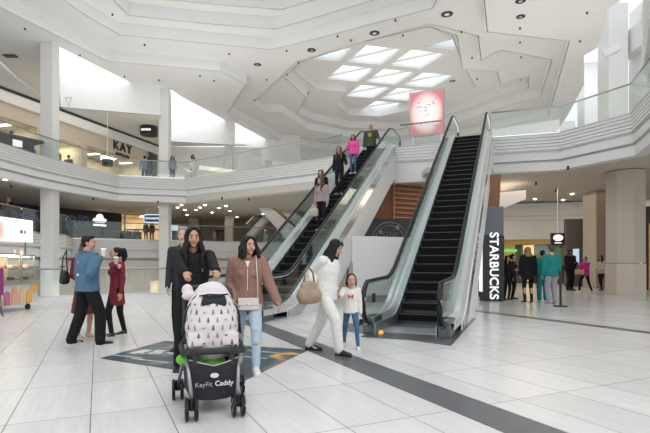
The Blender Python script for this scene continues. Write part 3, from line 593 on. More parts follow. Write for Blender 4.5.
def escalator(ox, oy, label, depthR, to_floor=False, glassm=EGL):
    r = empty('escalator', (ox, oy, 0), -AZ, label, 'escalator')
    # steps
    dz = .2; dy = dz / TN; n = int(round(H / dz))
    sb = B(); box(sb, (0, dy / 2, -.03), (1.0, dy, .03)); box(sb, (0, 0.0, -dz / 2 - .02), (1.0, .02, dz)); me = bpy.data.meshes.new('step'); bmesh.ops.recalc_face_normals(sb, faces=sb.faces); sb.to_mesh(me); me.materials.append(STEPM)
    eb = B(); box(eb, (0, .0, -.022), (.98, .03, .018)); em = bpy.data.meshes.new('step_edge'); eb.to_mesh(em); em.materials.append(EDGE)
    for k in range(n + 1):
        s = bpy.data.objects.new('step', me); COL.objects.link(s); s.parent = r; s.location = (0, T1 - .2 + k * dy, .02 + (k) * dz)
        e_ = bpy.data.objects.new('step_edge', em); COL.objects.link(e_); e_.parent = s
    bm = B(); box(bm, (0, .95, .012), (1.02, .7, .024)); add('comb_plate', bm, STEEL, r)
    bm = B(); box(bm, (0, .35, .008), (1.3, .75, .016)); add('landing_plate', bm, DKSTEEL, r)
    bm = B(); box(bm, (0, T2 + .8, H + .012), (1.02, 1.2, .024)); add('comb_plate', bm, STEEL, r)
    ys = [.55, T1 - .35, T1, T1 + .45, T2 - .4, T2, T2 + .4, TEND - .4]
    def off(o, s=1.0):
        out = []
        for y in ys:
            # smoothed bend
            if abs(y - T1) < .5: z = TN * max(0, (y - T1 + .4)) ** 2 / 1.6
            elif abs(y - T2) < .5: z = H - TN * max(0, (T2 + .4 - y)) ** 2 / 1.6
            else: z = SZ(y)
            out.append((y, z + o))
        return out
    ys2 = [.35] + [T1 - .4 + i * .1 for i in range(9)] + [T2 - .4 + i * .1 for i in range(9)] + [TEND - .3]
    ys = ys2
    for s in (-1, 1):
        bm = B(); ribbon(bm, s * .515, off(-.25), off(.19), .02); add('skirt_panel', bm, SKIRT, r)
        # sloping inner deck and flat outer deck
        bm = B(); lo = off(.19); hi = off(.30)
        for i in range(len(ys) - 1):
            for (xa, za, xb, zb) in ((.525, 0, .60, .11), (.60, .11, .64, .11), (.64, .11, .72, .06), (.72, .06, .80, .06), (.80, .06, .80, -.06)):
                vs = [bm.verts.new((s * xa, ys[i], lo[i][1] + za)), bm.verts.new((s * xb, ys[i], lo[i][1] + zb)), bm.verts.new((s * xb, ys[i + 1], lo[i + 1][1] + zb)), bm.verts.new((s * xa, ys[i + 1], lo[i + 1][1] + za))]; bm.faces.new(vs)
        bmesh.ops.remove_doubles(bm, verts=bm.verts, dist=.0005); add('deck', bm, STEEL, r)
        # glass balustrade with rounded ends
        bm = B(); arc0 = [(.38 - .34 * math.sin(a), .55 - .34 * math.cos(a)) for a in [PI * k / 8 for k in range(9)]]
        G = off(.92); gl = [(.38, .21)] + arc0[1:] ; 
        top = [(y, z) for y, z in G if y > .4]; bot = [(y, z) for y, z in off(.28) if y > .4]
        poly = arc0 + top + [(TEND - .3 + .3 * math.sin(a), H + .6 + .32 * math.cos(a)) for a in [PI * k / 6 for k in range(1, 6)]] + bot[::-1]
        prism(bm, [(s * .62 - .006, y, z) for y, z in poly], (.012, 0, 0)); add('glass_panel', bm, TEAL if s < 0 and glassm == 'tinted' else EGL, r)
        # handrail
        path = [(.62, .16), (.40, .17)] + [(.38 - .38 * math.sin(a), .55 - .38 * math.cos(a)) for a in [PI * k / 10 for k in range(1, 10)]] + [(y, z) for y, z in off(.95) if y > .35] + [(TEND - .3 + .36 * math.sin(a), H + .59 + .36 * math.cos(a)) for a in [PI * k / 8 for k in range(1, 8)]] + [(TEND - .6, H + .22)]
        bm = B(); tube(bm, [(s * .62, y, z) for y, z in path], [(.045, .03)] * len(path), 10); h = add('handrail', bm, RUBBER, r, True)
        bm = B(); tube(bm, [(s * .62, y + (.03 if y < .6 else 0), z - .035) for y, z in path[2:-3]], [(.03, .02)] * (len(path) - 5), 8); add('handrail_guide', bm, STEEL, h, True)
        bm = B(); box(bm, (s * .64, .62, .15), (.22, .5, .30), bev=.02); cyl(bm, (s * .62, .36, .14), (s * .62, .30, .14), .06); add('newel_base', bm, DKSTEEL, r)
        # cladding
        bm = B(); yy = [y for y in ys if y > .5]; hi = [(y, z) for y, z in off(.2) if y > .5]
        lo = [(y, max(0.0, min(z - depthR - .0, 99))) for y, z in off(0) if y > .5]
        # subdivide the slope so the clipped lower edge is straight
        def dens(P):
            out = []
            for i in range(len(P) - 1):
                k = max(1, int((P[i + 1][0] - P[i][0]) / .25))
                out += [(P[i][0] + (P[i + 1][0] - P[i][0]) * j / k, P[i][1] + (P[i + 1][1] - P[i][1]) * j / k) for j in range(k)]
            return out + [P[-1]]
        hi = dens(hi); raw = dens([(y, z - depthR) for y, z in off(0) if y > .5]); lo = [(y, max(0, z)) for y, z in raw]
        ribbon(bm, s * .80, lo, hi, .03); add('side_cladding', bm, CLAD, r)
        if s > 0:
            bm = B(); d0_ = dens([(y, z) for y, z in off(.0) if y > .6 and y < T2 + .3]); ribbon(bm, .822, [(y, max(.02, z - .16)) for y, z in d0_], [(y, z + .17) for y, z in d0_], .012); add('polished_strip', bm, MIRROR, r)
    bm = B(); yy0 = T1 + depthR / TN; prism(bm, [(-.8, yy0, 0), (.8, yy0, 0), (.8, T2, H - depthR), (-.8, T2, H - depthR)], (0, 0, .02)); add('underside', bm, CLAD, r)
    bm = B(); ribbon(bm, 0, [(.6, .0), (T1, .0), (T2, H - .5), (TEND, H - .5)], [(.6, .0), (T1, .005), (T2, H - .35), (TEND, H - .2)], 1.0); add('step_well', bm, BLACK, r)
    return r
OR = (1.199, 7.69); OL = (-2.13, 9.81)
er = escalator(*OR, 'empty right-hand escalator with black steps rising beside the coffee shop pillar', 1.2)
el = escalator(*OL, 'left-hand escalator carrying five people, rising behind the woman in white', 1.2, glassm='tinted')
def wy(o, u, v): pass
p = gp(381, 327); bm = B(); cyl(bm, (0, 0, 0), (0, 0, .05), .05, .03); o = add('yellow_marker', bm, mat('amber', (.8, .4, .02), .4, emit=(1, .5, .05), es=.6), er)
o.location = Vector((-.42, .38, .02))
# small call button on right newel
bm = B(); box(bm, (-.56, .42, .62), (.03, .14, .16), bev=.01); add('stop_button_box', bm, BLACK, er)

# ---------------------------------------------------------------- coffee kiosk between the escalators
kd = Vector((.904, .427)); krz = math.atan2(kd.y, kd.x)
def on(u, Y0): return yp(u, 200, Y0).to_2d()
k0 = on(360, 14.9)
kb = empty('low_white_wall', (k0.x, k0.y, 0), krz, 'white low wall with grey skirting between the two escalators', 'low wall')
bm = B(); box(bm, (1.0, .15, .1), (2.5, .34, .2)); add('baseboard', bm, mat('grey_base', (.38, .37, .36), .5), kb)
bm = B(); box(bm, (1.0, .15, .71), (2.48, .3, 1.02)); box(bm, (1.0, .19, 1.64), (2.48, .24, .84)); add('white_front', bm, CLAD, kb)
k1 = on(385, 20.6)
kb = empty('coffee_kiosk', (k1.x, k1.y, 0), krz, 'wood slatted kiosk wall with a chalk drawn logo seen between the escalators', 'kiosk')
CHALK = mat('chalk_board', (.05, .055, .065), .6, var=.35, scale=5)
bm = B(); box(bm, (.6, .3, 1.56), (4.4, .3, 3.12)); add('chalk_panel', bm, CHALK, kb)
CH = mat('chalk_line', (.30, .32, .35), .7); bm = B(); cxk, czk = .35, 2.25
def arc(r, a0, a1, n=20, sx=1.2): return [(cxk + sx * r * math.cos(a0 + (a1 - a0) * k / n), .14, czk + r * math.sin(a0 + (a1 - a0) * k / n)) for k in range(n + 1)]
tube(bm, arc(.74, 0.0, PI), .018, 6); tube(bm, arc(.60, .1, PI - .1), .012, 6)
for k in range(5): tube(bm, [(cxk - .3 + .15 * k + .04 * math.sin(j * 1.6 + k), .14, czk + .02 + j * .07) for j in range(5)], .014, 6)
def star(bm, x, z, r):
    P = [(x + (r if i % 2 == 0 else r * .42) * math.sin(i * PI / 5), .135, z + (r if i % 2 == 0 else r * .42) * math.cos(i * PI / 5)) for i in range(10)]; prism(bm, P, (0, .012, 0))
star(bm, cxk - .48, czk + .3, .13); star(bm, cxk + .38, czk + .52, .14)
add('chalk_drawing', bm, CH, kb)
WOOD = mat('red_brown_wood', (.26, .105, .045), .5, var=.25, scale=3, stretch=(1, 1, 12)); WOOD2 = mat('light_wood_trim', (.46, .25, .12), .5, var=.15)
bm = B(); box(bm, (.6, .34, 3.9), (4.4, .2, 1.58)); add('wood_back', bm, WOOD, kb)
for k in range(7):
    bm = B(); box(bm, (1.55, .20, 3.22 + k * .21), (1.9, .14, .06)); add('wood_slat', bm, WOOD2, kb)
bm = B(); box(bm, (.55, .2, 3.9), (.07, .16, 1.56), rot=Euler((0, math.radians(0), 0))); add('wood_post', bm, WOOD2, kb)
bm = B(); box(bm, (-.5, .22, 3.9), (2.0, .05, 1.56)); add('wood_side_panel', bm, mat('brown_wood', (.22, .085, .035), .5, var=.2, scale=3), kb)
# sign pillar
sp = Vector((5.36, 15.3)); pl = empty('sign_pillar', (sp.x, sp.y, 0), math.radians(-4), 'dark pillar right of the escalator with white letters running down it', 'sign pillar')
bm = B(); box(bm, (0, .3, 1.1), (.66, .62, 1.98)); box(bm, (0, .3, .05), (.6, .56, .1)); add('black_body', bm, SHOPBLK, pl)
bm = B(); box(bm, (-.0, .35, 2.56), (.66, .62, .92), bev=.01); add('grey_top', bm, GREYP, pl)
text('sign_letters', 'STARBUCKS', .385, LETTER, (.0, -.025, 1.13), (PI / 2, PI / 2, 0), pl, .01, bold=.007, space=1.03)
bm = B(); box(bm, (-.345, .22, 1.15), (.03, .34, 1.7)); add('side_light', bm, mat('pinkish_light', (.9, .8, .9), .4, emit=(1, .93, 1), es=1.1), pl)
wp = Vector((4.95, 16.4)); bm = B(); prism(bm, [yp(484, 0, 16.5).to_2d().to_3d() + Vector((0, 0, 2.9)), yp(499, 0, 16.5).to_2d().to_3d() + Vector((0, 0, 2.9)), yp(501, 0, 16.5).to_2d().to_3d() + Vector((0, 0, 4.25)), yp(491, 0, 16.5).to_2d().to_3d() + Vector((0, 0, 4.25))], (0, .6, 0))
o = add('wooden_bulkhead', bm, WOOD); tag(o, 'reddish wooden panel above the dark sign pillar beside the escalator', 'wood panel')

# ---------------------------------------------------------------- balustrade at the floor edge
railing([Vector((-14, 11.9)), Vector((-10.9, 13.6))] + [p.to_2d() for p in e1[1:]], .14, .9, 'glass balustrade at the edge of the floor behind the standing group', pan=1.3)
bm = B(); sweep(bm, [(-14, 11.75), (-10.9, 13.45)] + [(p.x, p.y) for p in e1[1:]], [(-.12, 0), (.1, 0), (.1, .15), (-.12, .15)]); struct(add('trim_kerb', bm, CREAM))

# ---------------------------------------------------------------- popsicle cart at left
kz = math.radians(-3); kx0, ky0 = -7.74, 12.95
ct = empty('popsicle_cart', (kx0, ky0, 0), kz, 'popsicle cart with lit glass cases and printed ice lolly panels at the left edge', 'food cart')
# local: long face at x=0 running towards -y, body towards -x
METAL = mat('cart_metal', (.45, .45, .44), .35, .8)
def lolly_mat():
    m = bpy.data.materials.new('lolly_print'); m.use_nodes = True; nt = m.node_tree; b = nt.nodes['Principled BSDF']
    tc = nd(nt, 'ShaderNodeTexCoord'); vo = nd(nt, 'ShaderNodeTexVoronoi'); vo.inputs['Scale'].default_value = 5; mp = nd(nt, 'ShaderNodeMapping'); mp.inputs['Scale'].default_value = (0, 1, .15)
    nt.links.new(tc.outputs['Object'], mp.inputs[0]); nt.links.new(mp.outputs[0], vo.inputs[0]); r = nd(nt, 'ShaderNodeValToRGB'); e = r.color_ramp.elements; r.color_ramp.interpolation = 'CONSTANT'
    e[0].position = 0; e[0].color = (.8, .35, .08, 1); e[1].position = .85; e[1].color = (.75, .1, .3, 1)
    for p, c in ((.25, (.85, .8, .75, 1)), (.4, (.85, .5, .15, 1)), (.55, (.7, .8, .3, 1)), (.7, (.85, .75, .7, 1))):
        x = e.new(p); x.color = c
    nt.links.new(vo.outputs['Color'], r.inputs[0]); nt.links.new(r.outputs[0], b.inputs['Base Color']); b.inputs['Roughness'].default_value = .4; return m
PB = mat('panel_print_pale', (.72, .66, .6), .4, var=.15, scale=4)
bm = B(); box(bm, (-.5, -1.5, .42), (1.0, 3.0, .52)); add('cabinet', bm, PB, ct)
cols = [(.85, .42, .10), (.80, .55, .35), (.78, .38, .28), (.62, .16, .28), (.72, .72, .30), (.85, .48, .12), (.75, .75, .72), (.8, .35, .3)]
for k in range(10):
    y = -.36 - k * .27; c = cols[k % 8]; bm = B(); hgt = .36 + .05 * (k % 3); w_ = .1
    prism(bm, [(.012, y + a, z) for a, z in [(-w_, .17), (w_, .17), (w_, .17 + hgt - .1), (w_ * .7, .17 + hgt - .03), (0, .17 + hgt), (-w_ * .7, .17 + hgt - .03), (-w_, .17 + hgt - .1)]], (.012, 0, 0)); add('printed_lolly', bm, mat('lolly_%d' % (k % 8), c, .4, var=.15, scale=12), ct)
bm = B(); box(bm, (.015, -.16, .6), (.012, .26, .3)); add('printed_orange', bm, mat('lolly_0', cols[0], .4), ct)
bm = B(); box(bm, (-.5, -1.5, .70), (1.08, 3.06, .06)); add('counter', bm, METAL, ct)
CASE = mat('case_back', (.75, .58, .34), .6, var=.3, scale=12, emit=(1, .75, .4), es=.25)
for (y0, y1, z1) in ((-.06, -.55, 1.42), (-.62, -2.6, 1.45)):
    cs = B(); box(cs, (-.45, (y0 + y1) / 2, (z1 + .75) / 2), (.8, y0 - y1, z1 - .75)); o = add('display_case', cs, GLASS, ct)
    bm = B()
    for yy in (y0, y1):
        box(bm, (-.05, yy, (z1 + .75) / 2), (.03, .03, z1 - .75))
    box(bm, (-.05, (y0 + y1) / 2, z1), (.03, y0 - y1, .03)); box(bm, (-.05, (y0 + y1) / 2, .76), (.03, y0 - y1, .05)); add('case_frame', bm, METAL, o)
    bm = B(); box(bm, (-.8, (y0 + y1) / 2, (z1 + .75) / 2), (.03, y0 - y1 - .02, z1 - .78)); add('case_back', bm, CASE, o)
    bm = B(); box(bm, (-.3, (y0 + y1) / 2, z1 - .04), (.3, y0 - y1 - .1, .03)); add('case_lamp', bm, WARMEM, o)
    bm = B(); box(bm, (-.4, (y0 + y1) / 2, 1.08), (.6, y0 - y1 - .05, .015)); add('shelf', bm, METAL, o)
    n = int((y0 - y1) / .14)
    for k in range(n):
        for z in (.82, 1.13):
            random.seed(k * 7 + int(z * 10)); bm = B(); y = y0 - .08 - k * .14; box(bm, (-.25 - .2 * (k % 2), y, z), (.18, .09, .08), bev=.02)
            add('frozen_treat', bm, mat('treat_%d' % ((k + int(z)) % 4), [(.25, .1, .05), (.8, .45, .4), (.75, .6, .35), (.5, .2, .1)][(k + int(z)) % 4], .5), o)
bm = B(); box(bm, (-.10, -1.62, 2.05), (.14, 2.95, .60)); sgb = add('sign_box', bm, mat('sign_edge', (.6, .6, .6), .4), ct)
bm = B(); box(bm, (-.022, -1.62, 2.05), (.012, 2.9, .57)); add('lit_face', bm, mat('sign_white', (.95, .95, .95), .5, emit=(1, 1, 1), es=1.0), sgb)
SAL = mat('print_salmon', (.85, .30, .25), .5, emit=(.9, .35, .3), es=.35); PINK = mat('print_pink', (.9, .5, .55), .5, emit=(.9, .5, .5), es=.35); GRN = mat('print_pale_green', (.8, .85, .7), .5, emit=(.85, .9, .75), es=.4)
for (y, w_, h_, mm) in ((-1.52, .13, .44, SAL), (-1.42, .13, .42, PINK), (-1.30, .10, .44, GRN)):
    bm = B(); prism(bm, [(-.012, y + w_ * math.cos(a), 2.03 + h_ / 2 * math.sin(a)) for a in [k * PI / 8 for k in range(16)]], (.006, 0, 0)); add('printed_lolly', bm, mm, sgb)
bm = B(); box(bm, (-.01, -.62, 2.02), (.008, .1, .09)); add('logo_block', bm, mat('logo_magenta', (.5, .1, .4), .5), sgb); bm = B(); box(bm, (-.01, -.49, 2.02), (.008, .07, .09)); add('logo_block', bm, mat('logo_blue', (.2, .4, .6), .5), sgb)
for y in (-.35, -2.6):
    bm = B(); cyl(bm, (-.10, y, 1.42), (-.10, y, 1.78), .02); add('sign_post', bm, DKSTEEL, ct)
for (x, y) in ((-.1, -.25), (-.1, -1.5), (-.1, -2.7), (-.9, -.25), (-.9, -2.7)):
    bm = B(); cyl(bm, (x - .03, y, .07), (x + .03, y, .07), .07, n=16); box(bm, (x, y, .14), (.05, .05, .06)); add('caster', bm, BLACK, ct)
CUPM = mat('clear_cup', (.6, .45, .4), .3)
for k, (x, y) in enumerate([(-.3, -.2), (-.35, -.36), (-.25, -.5)]):
    o = B(); cyl(o, (0, 0, 0), (0, 0, .13), .035, .05, 12); bm = o; o = add('plastic_cup', bm, CUPM); o.location = Vector((kx0, ky0, 0)) + Matrix.Rotation(kz, 3, 'Z') @ Vector((x, y, 1.43 + .005))
    tag(o, ['plastic cup nearest the corner on top of the popsicle cart', 'middle one of three plastic cups on top of the popsicle cart', 'plastic cup farthest left of three on top of the popsicle cart'][k], 'cup', 'cups on the popsicle cart')
# purple easel sign at the very left
p = gp(-7, 318); es = empty('easel_sign', (p.x, p.y, 0), math.radians(20), 'purple sign on a thin dark easel at the left edge before the cart', 'sign')
bm = B(); box(bm, (0, 0, .8), (.4, .03, .6)); add('board', bm, mat('magenta_board', (.22, .02, .15), .5), es)
bm = B()
for x in (-.18, .18): cyl(bm, (x, 0, .02), (x * .4, .02, 1.2), .015); 
cyl(bm, (0, .35, .02), (0, .02, 1.1), .015); add('easel_frame', bm, DKSTEEL, es)

# ---------------------------------------------------------------- queue stanchion
p = gp(560.5, 306.5); st = empty('queue_stanchion', p, 0, 'black queue post standing before the man in the teal shirt', 'stanchion')
bm = B(); cyl(bm, (0, 0, 0), (0, 0, .03), .19, .17, 24); add('base', bm, BLACK, st); bm = B(); cyl(bm, (0, 0, .03), (0, 0, .9), .035); add('post', bm, BLACK, st); bm = B(); cyl(bm, (0, 0, .88), (0, 0, 1.0), .045); add('belt_head', bm, BLACK, st)
# ---------------------------------------------------------------- drinks kiosk on upper left
yo = yp(25, 146, 23.6); uk = empty('toy_car_ride', (yo.x, yo.y, H + .12), 0, 'blue and yellow coloured toy ride behind the upper left railing', 'toy ride')
bm = B(); box(bm, (0, 0, .3), (.42, .5, .4), bev=.08); add('yellow_seat', bm, mat('toy_yellow', (.7, .42, .06), .5), uk); bm = B(); sph(bm, (.33, 0, .62), (.2, .2, .18)); add('blue_hood', bm, mat('toy_blue', (.05, .25, .75), .4), uk)
bm = B(); box(bm, (.2, 0, .2), (1.3, .4, .25), bev=.05); add('chassis', bm, BLACK, uk); bm = B(); cyl(bm, (.1, 0, .6), (.35, 0, 1.2), .02); cyl(bm, (.3, 0, .7), (.75, 0, 1.15), .02); add('handle', bm, DKSTEEL, uk)
yo = yp(6, 143, 21.6); cb = empty('dark_counter', (yo.x, yo.y, H + .12), math.radians(60), 'long dark counter with a pale card behind the upper left railing', 'counter')
bm = B(); box(bm, (0, 0, .4), (2.2, .5, .8)); box(bm, (.3, 0, .85), (2.5, .6, .16), bev=.06); add('body', bm, DKGREY, cb); bm = B(); box(bm, (.35, -.27, .55), (.4, .03, .3)); add('pale_card', bm, LETTER, cb)
# bench-like tables by the bakery
for k, (u, lab) in enumerate([(131, 'left dark cafe table at the walkway railing under the bakery'), (141.5, 'middle dark cafe table at the walkway railing under the bakery'), (156, 'right dark cafe table at the walkway railing under the bakery')]):
    q_ = yp(u, 232, 31.5); r_ = empty('cafe_table', (q_.x, q_.y, MZ), 0, lab, 'table', 'cafe tables by the bakery')
    bm = B(); box(bm, (0, 0, .78), (.7, .6, .05)); add('table_top', bm, BLACK, r_)
    for x in (-.3, .3):
        for y in (-.25, .25): bm = B(); cyl(bm, (x, y, 0), (x, y, .76), .025); add('leg', bm, BLACK, r_)
# lights of the place, and added fill lamps
def area(name, loc, size, power, col=(1, 1, 1), rot=(0, 0, 0), sy=None):
    l = bpy.data.lights.new(name, 'AREA'); l.energy = power; l.color = col; l.shape = 'RECTANGLE'; l.size = size; l.size_y = sy or size
    o = bpy.data.objects.new(name, l); COL.objects.link(o); o.location = loc; o.rotation_euler = rot; return o
area('overhead_fill_lamp', (-4, 13, Z[4] - .1), 7, 950, (.97, .98, 1), sy=7)  # added fill to light the floor; this coffer top is closed plaster
c = c0 + a_ * 1.2 + b_ * 1.3
area('overhead_fill_lamp', (c.x, c.y, Z[3] - .03), .3, 5, (.93, .97, 1))  # weak added lamp just below the skylight cells
area('rear_fill_light', (3, -4, 11), 12, 1500, (1, .99, .97))  # unseen fill lamp added high up behind the camera
area('hall_lamp', (8, 23, 4.6), 6, 280, (1, .84, .68)); area('hall_lamp', (15, 24, 4.6), 6, 70, (1, .82, .66))
area('walkway_lamp', (-12, 30, 4.6), 5, 45, (1, .82, .62)); area('walkway_lamp', (-5, 33, 4.6), 6, 60, (1, .82, .62))
area('lower_level_lamp', (-8, 22, .5), 9, 350, (1, .97, .9)); area('upper_walkway_lamp', (-15, 27, 9.8), 3, 60, (1, .9, .75), sy=8)

for (x, y, pw2) in ((-13.2, 26.3, 260), (-9, 32.5, 260), (-6.5, 38.5, 260)): area('light_well_lamp', (x, y, 15.3), 3.5, pw2 * 1.6, (.96, .98, 1))
area('light_well_lamp', (16.5, 29, 15), 5, 260, (.96, .98, 1))
area('ceiling_uplight_fill', (-6, 22, 6.4), 10, 420, (1, .99, .97), rot=(PI, 0, 0)); area('ceiling_uplight_fill', (9, 20, 6.4), 8, 260, (1, .98, .95), rot=(PI, 0, 0)); area('ceiling_uplight_fill', (6, 32, 6.3), 10, 320, (1, .96, .9), rot=(PI, 0, 0))  # added upward lamps, no visible fitting, to brighten the ceiling
# ---------------------------------------------------------------- people
def basis(d):
    d = d.normalized(); s = Vector((1, 0, 0)) - d * d.x
    if s.length < .25: s = Vector((0, 1, 0)) - d * d.y
    s.normalize(); return s, d.cross(s), d
def cap(bm, p0, p1, r0, r1, n=14, side=None, ek=1.0):
    p0, p1 = Vector(p0), Vector(p1)
    r0 = r0 if isinstance(r0, tuple) else (r0, r0); r1 = r1 if isinstance(r1, tuple) else (r1, r1)
    d = p1 - p0; L = d.length
    s, w, d = basis(d if L > 1e-5 else Vector((0, 0, 1)))
    if side is not None:
        s = Vector(side) - d * d.dot(Vector(side)); s.normalize(); w = d.cross(s)
    rings = []
    def ring(c, a, b): rings.append([bm.verts.new(c + s * a * math.cos(2 * PI * k / n) + w * b * math.sin(2 * PI * k / n)) for k in range(n)])
    e0 = min(r0) * ek; e1 = min(r1) * ek
    for k in range(1, 4):
        a = PI / 2 * k / 4; ring(p0 - d * e0 * math.cos(a), r0[0] * math.sin(a), r0[1] * math.sin(a))
    ring(p0, *r0); ring(p1, *r1)
    for k in range(3, 0, -1):
        a = PI / 2 * k / 4; ring(p1 + d * e1 * math.cos(a), r1[0] * math.sin(a), r1[1] * math.sin(a))
    for i in range(len(rings) - 1):
        for k in range(n): bm.faces.new((rings[i][k], rings[i][(k + 1) % n], rings[i + 1][(k + 1) % n], rings[i + 1][k]))
    bm.faces.new(rings[0][::-1]); bm.faces.new(rings[-1])
def ell(bm, c, r, rot=None, n=16):
    M = Matrix.Translation(Vector(c)) @ (rot.to_4x4() if rot is not None else Matrix()) @ Matrix.Diagonal((*r, 1))
    bmesh.ops.create_uvsphere(bm, u_segments=n, v_segments=n // 2 + 2, radius=1, matrix=M)
def chain(bm, pts, rs, side=None):
    for i in range(len(pts) - 1): cap(bm, pts[i], pts[i + 1], rs[i], rs[i + 1], side=side, ek=.8)
def fuse(name, bm, m, parent, vox=.01, sm=2, k=1.0, fold=0.0):
    me = bpy.data.meshes.new('tmp'); bmesh.ops.recalc_face_normals(bm, faces=bm.faces); bm.to_mesh(me); bm.free()
    t = bpy.data.objects.new('tmp', me); COL.objects.link(t)
    r = t.modifiers.new('r', 'REMESH'); r.mode = 'VOXEL'; r.voxel_size = vox; r.use_smooth_shade = True
    if sm: s = t.modifiers.new('s', 'SMOOTH'); s.factor = .5; s.iterations = sm
    if fold:
        tx = bpy.data.textures.get('folds') or bpy.data.textures.new('folds', 'CLOUDS'); tx.noise_scale = .09
        d = t.modifiers.new('d', 'DISPLACE'); d.texture = tx; d.strength = fold; d.mid_level = .5
    dg = bpy.context.evaluated_depsgraph_get(); dg.update()
    nm = bpy.data.meshes.new_from_object(t.evaluated_get(dg)); bpy.data.objects.remove(t); bpy.data.meshes.remove(me)
    nm.name = name; nm.materials.clear(); nm.materials.append(m)
    for p in nm.polygons: p.use_smooth = True
    o = bpy.data.objects.new(name, nm); COL.objects.link(o); o.parent = parent; return o
def ik(a, b, l1, l2, hint):
    d = b - a; L = min(d.length, (l1 + l2) * .995); L = max(L, abs(l1 - l2) + .01); u = d.normalized(); b2 = a + u * L
    x = (l1 * l1 - l2 * l2 + L * L) / (2 * L); h = math.sqrt(max(0, l1 * l1 - x * x))
    q = Vector(hint) - u * u.dot(Vector(hint)); q.normalize(); return a + u * x + q * h, b2
def skin(c): return mat('skin_%d%d%d' % tuple(int(v * 99) for v in c), c, .5, var=.06, scale=14, sss=.08, spec=.35)
def cloth(name, c, rough=.85, var=.12, bump=.25, bs=28): return mat(name, c, rough, var=var, scale=22, bump=bump, bscale=bs, spec=.2)
TAN = skin((.52, .30, .20)); MID = skin((.46, .26, .17)); DARKSK = skin((.14, .075, .05)); LIGHT = skin((.58, .37, .27))
HBLK = mat('black_hair', (.010, .008, .008), .5, var=.4, scale=60, bump=.5, bscale=90, stretch=(1, 1, .08), spec=.22)
HBRN = mat('brown_hair', (.07, .038, .022), .42, var=.4, scale=60, bump=.5, bscale=90, stretch=(1, 1, .08))
HBLD = mat('light_brown_hair', (.24, .14, .07), .45, var=.4, scale=50, bump=.5, bscale=90, stretch=(1, 1, .08))
HGRY = mat('grey_hair', (.3, .29, .28), .5, var=.3, scale=50, bump=.5, bscale=90)
EYEW = mat('eye_white', (.7, .68, .65), .3); IRIS = mat('dark_iris', (.015, .01, .008), .2); LIPM = mat('lips', (.42, .13, .12), .4); SHOEW = mat('white_shoe', (.72, .71, .69), .5, var=.05); SHOEB = mat('black_shoe', (.015, .015, .017), .5, var=.2)
SOLE = mat('pale_sole', (.66, .64, .6), .6)
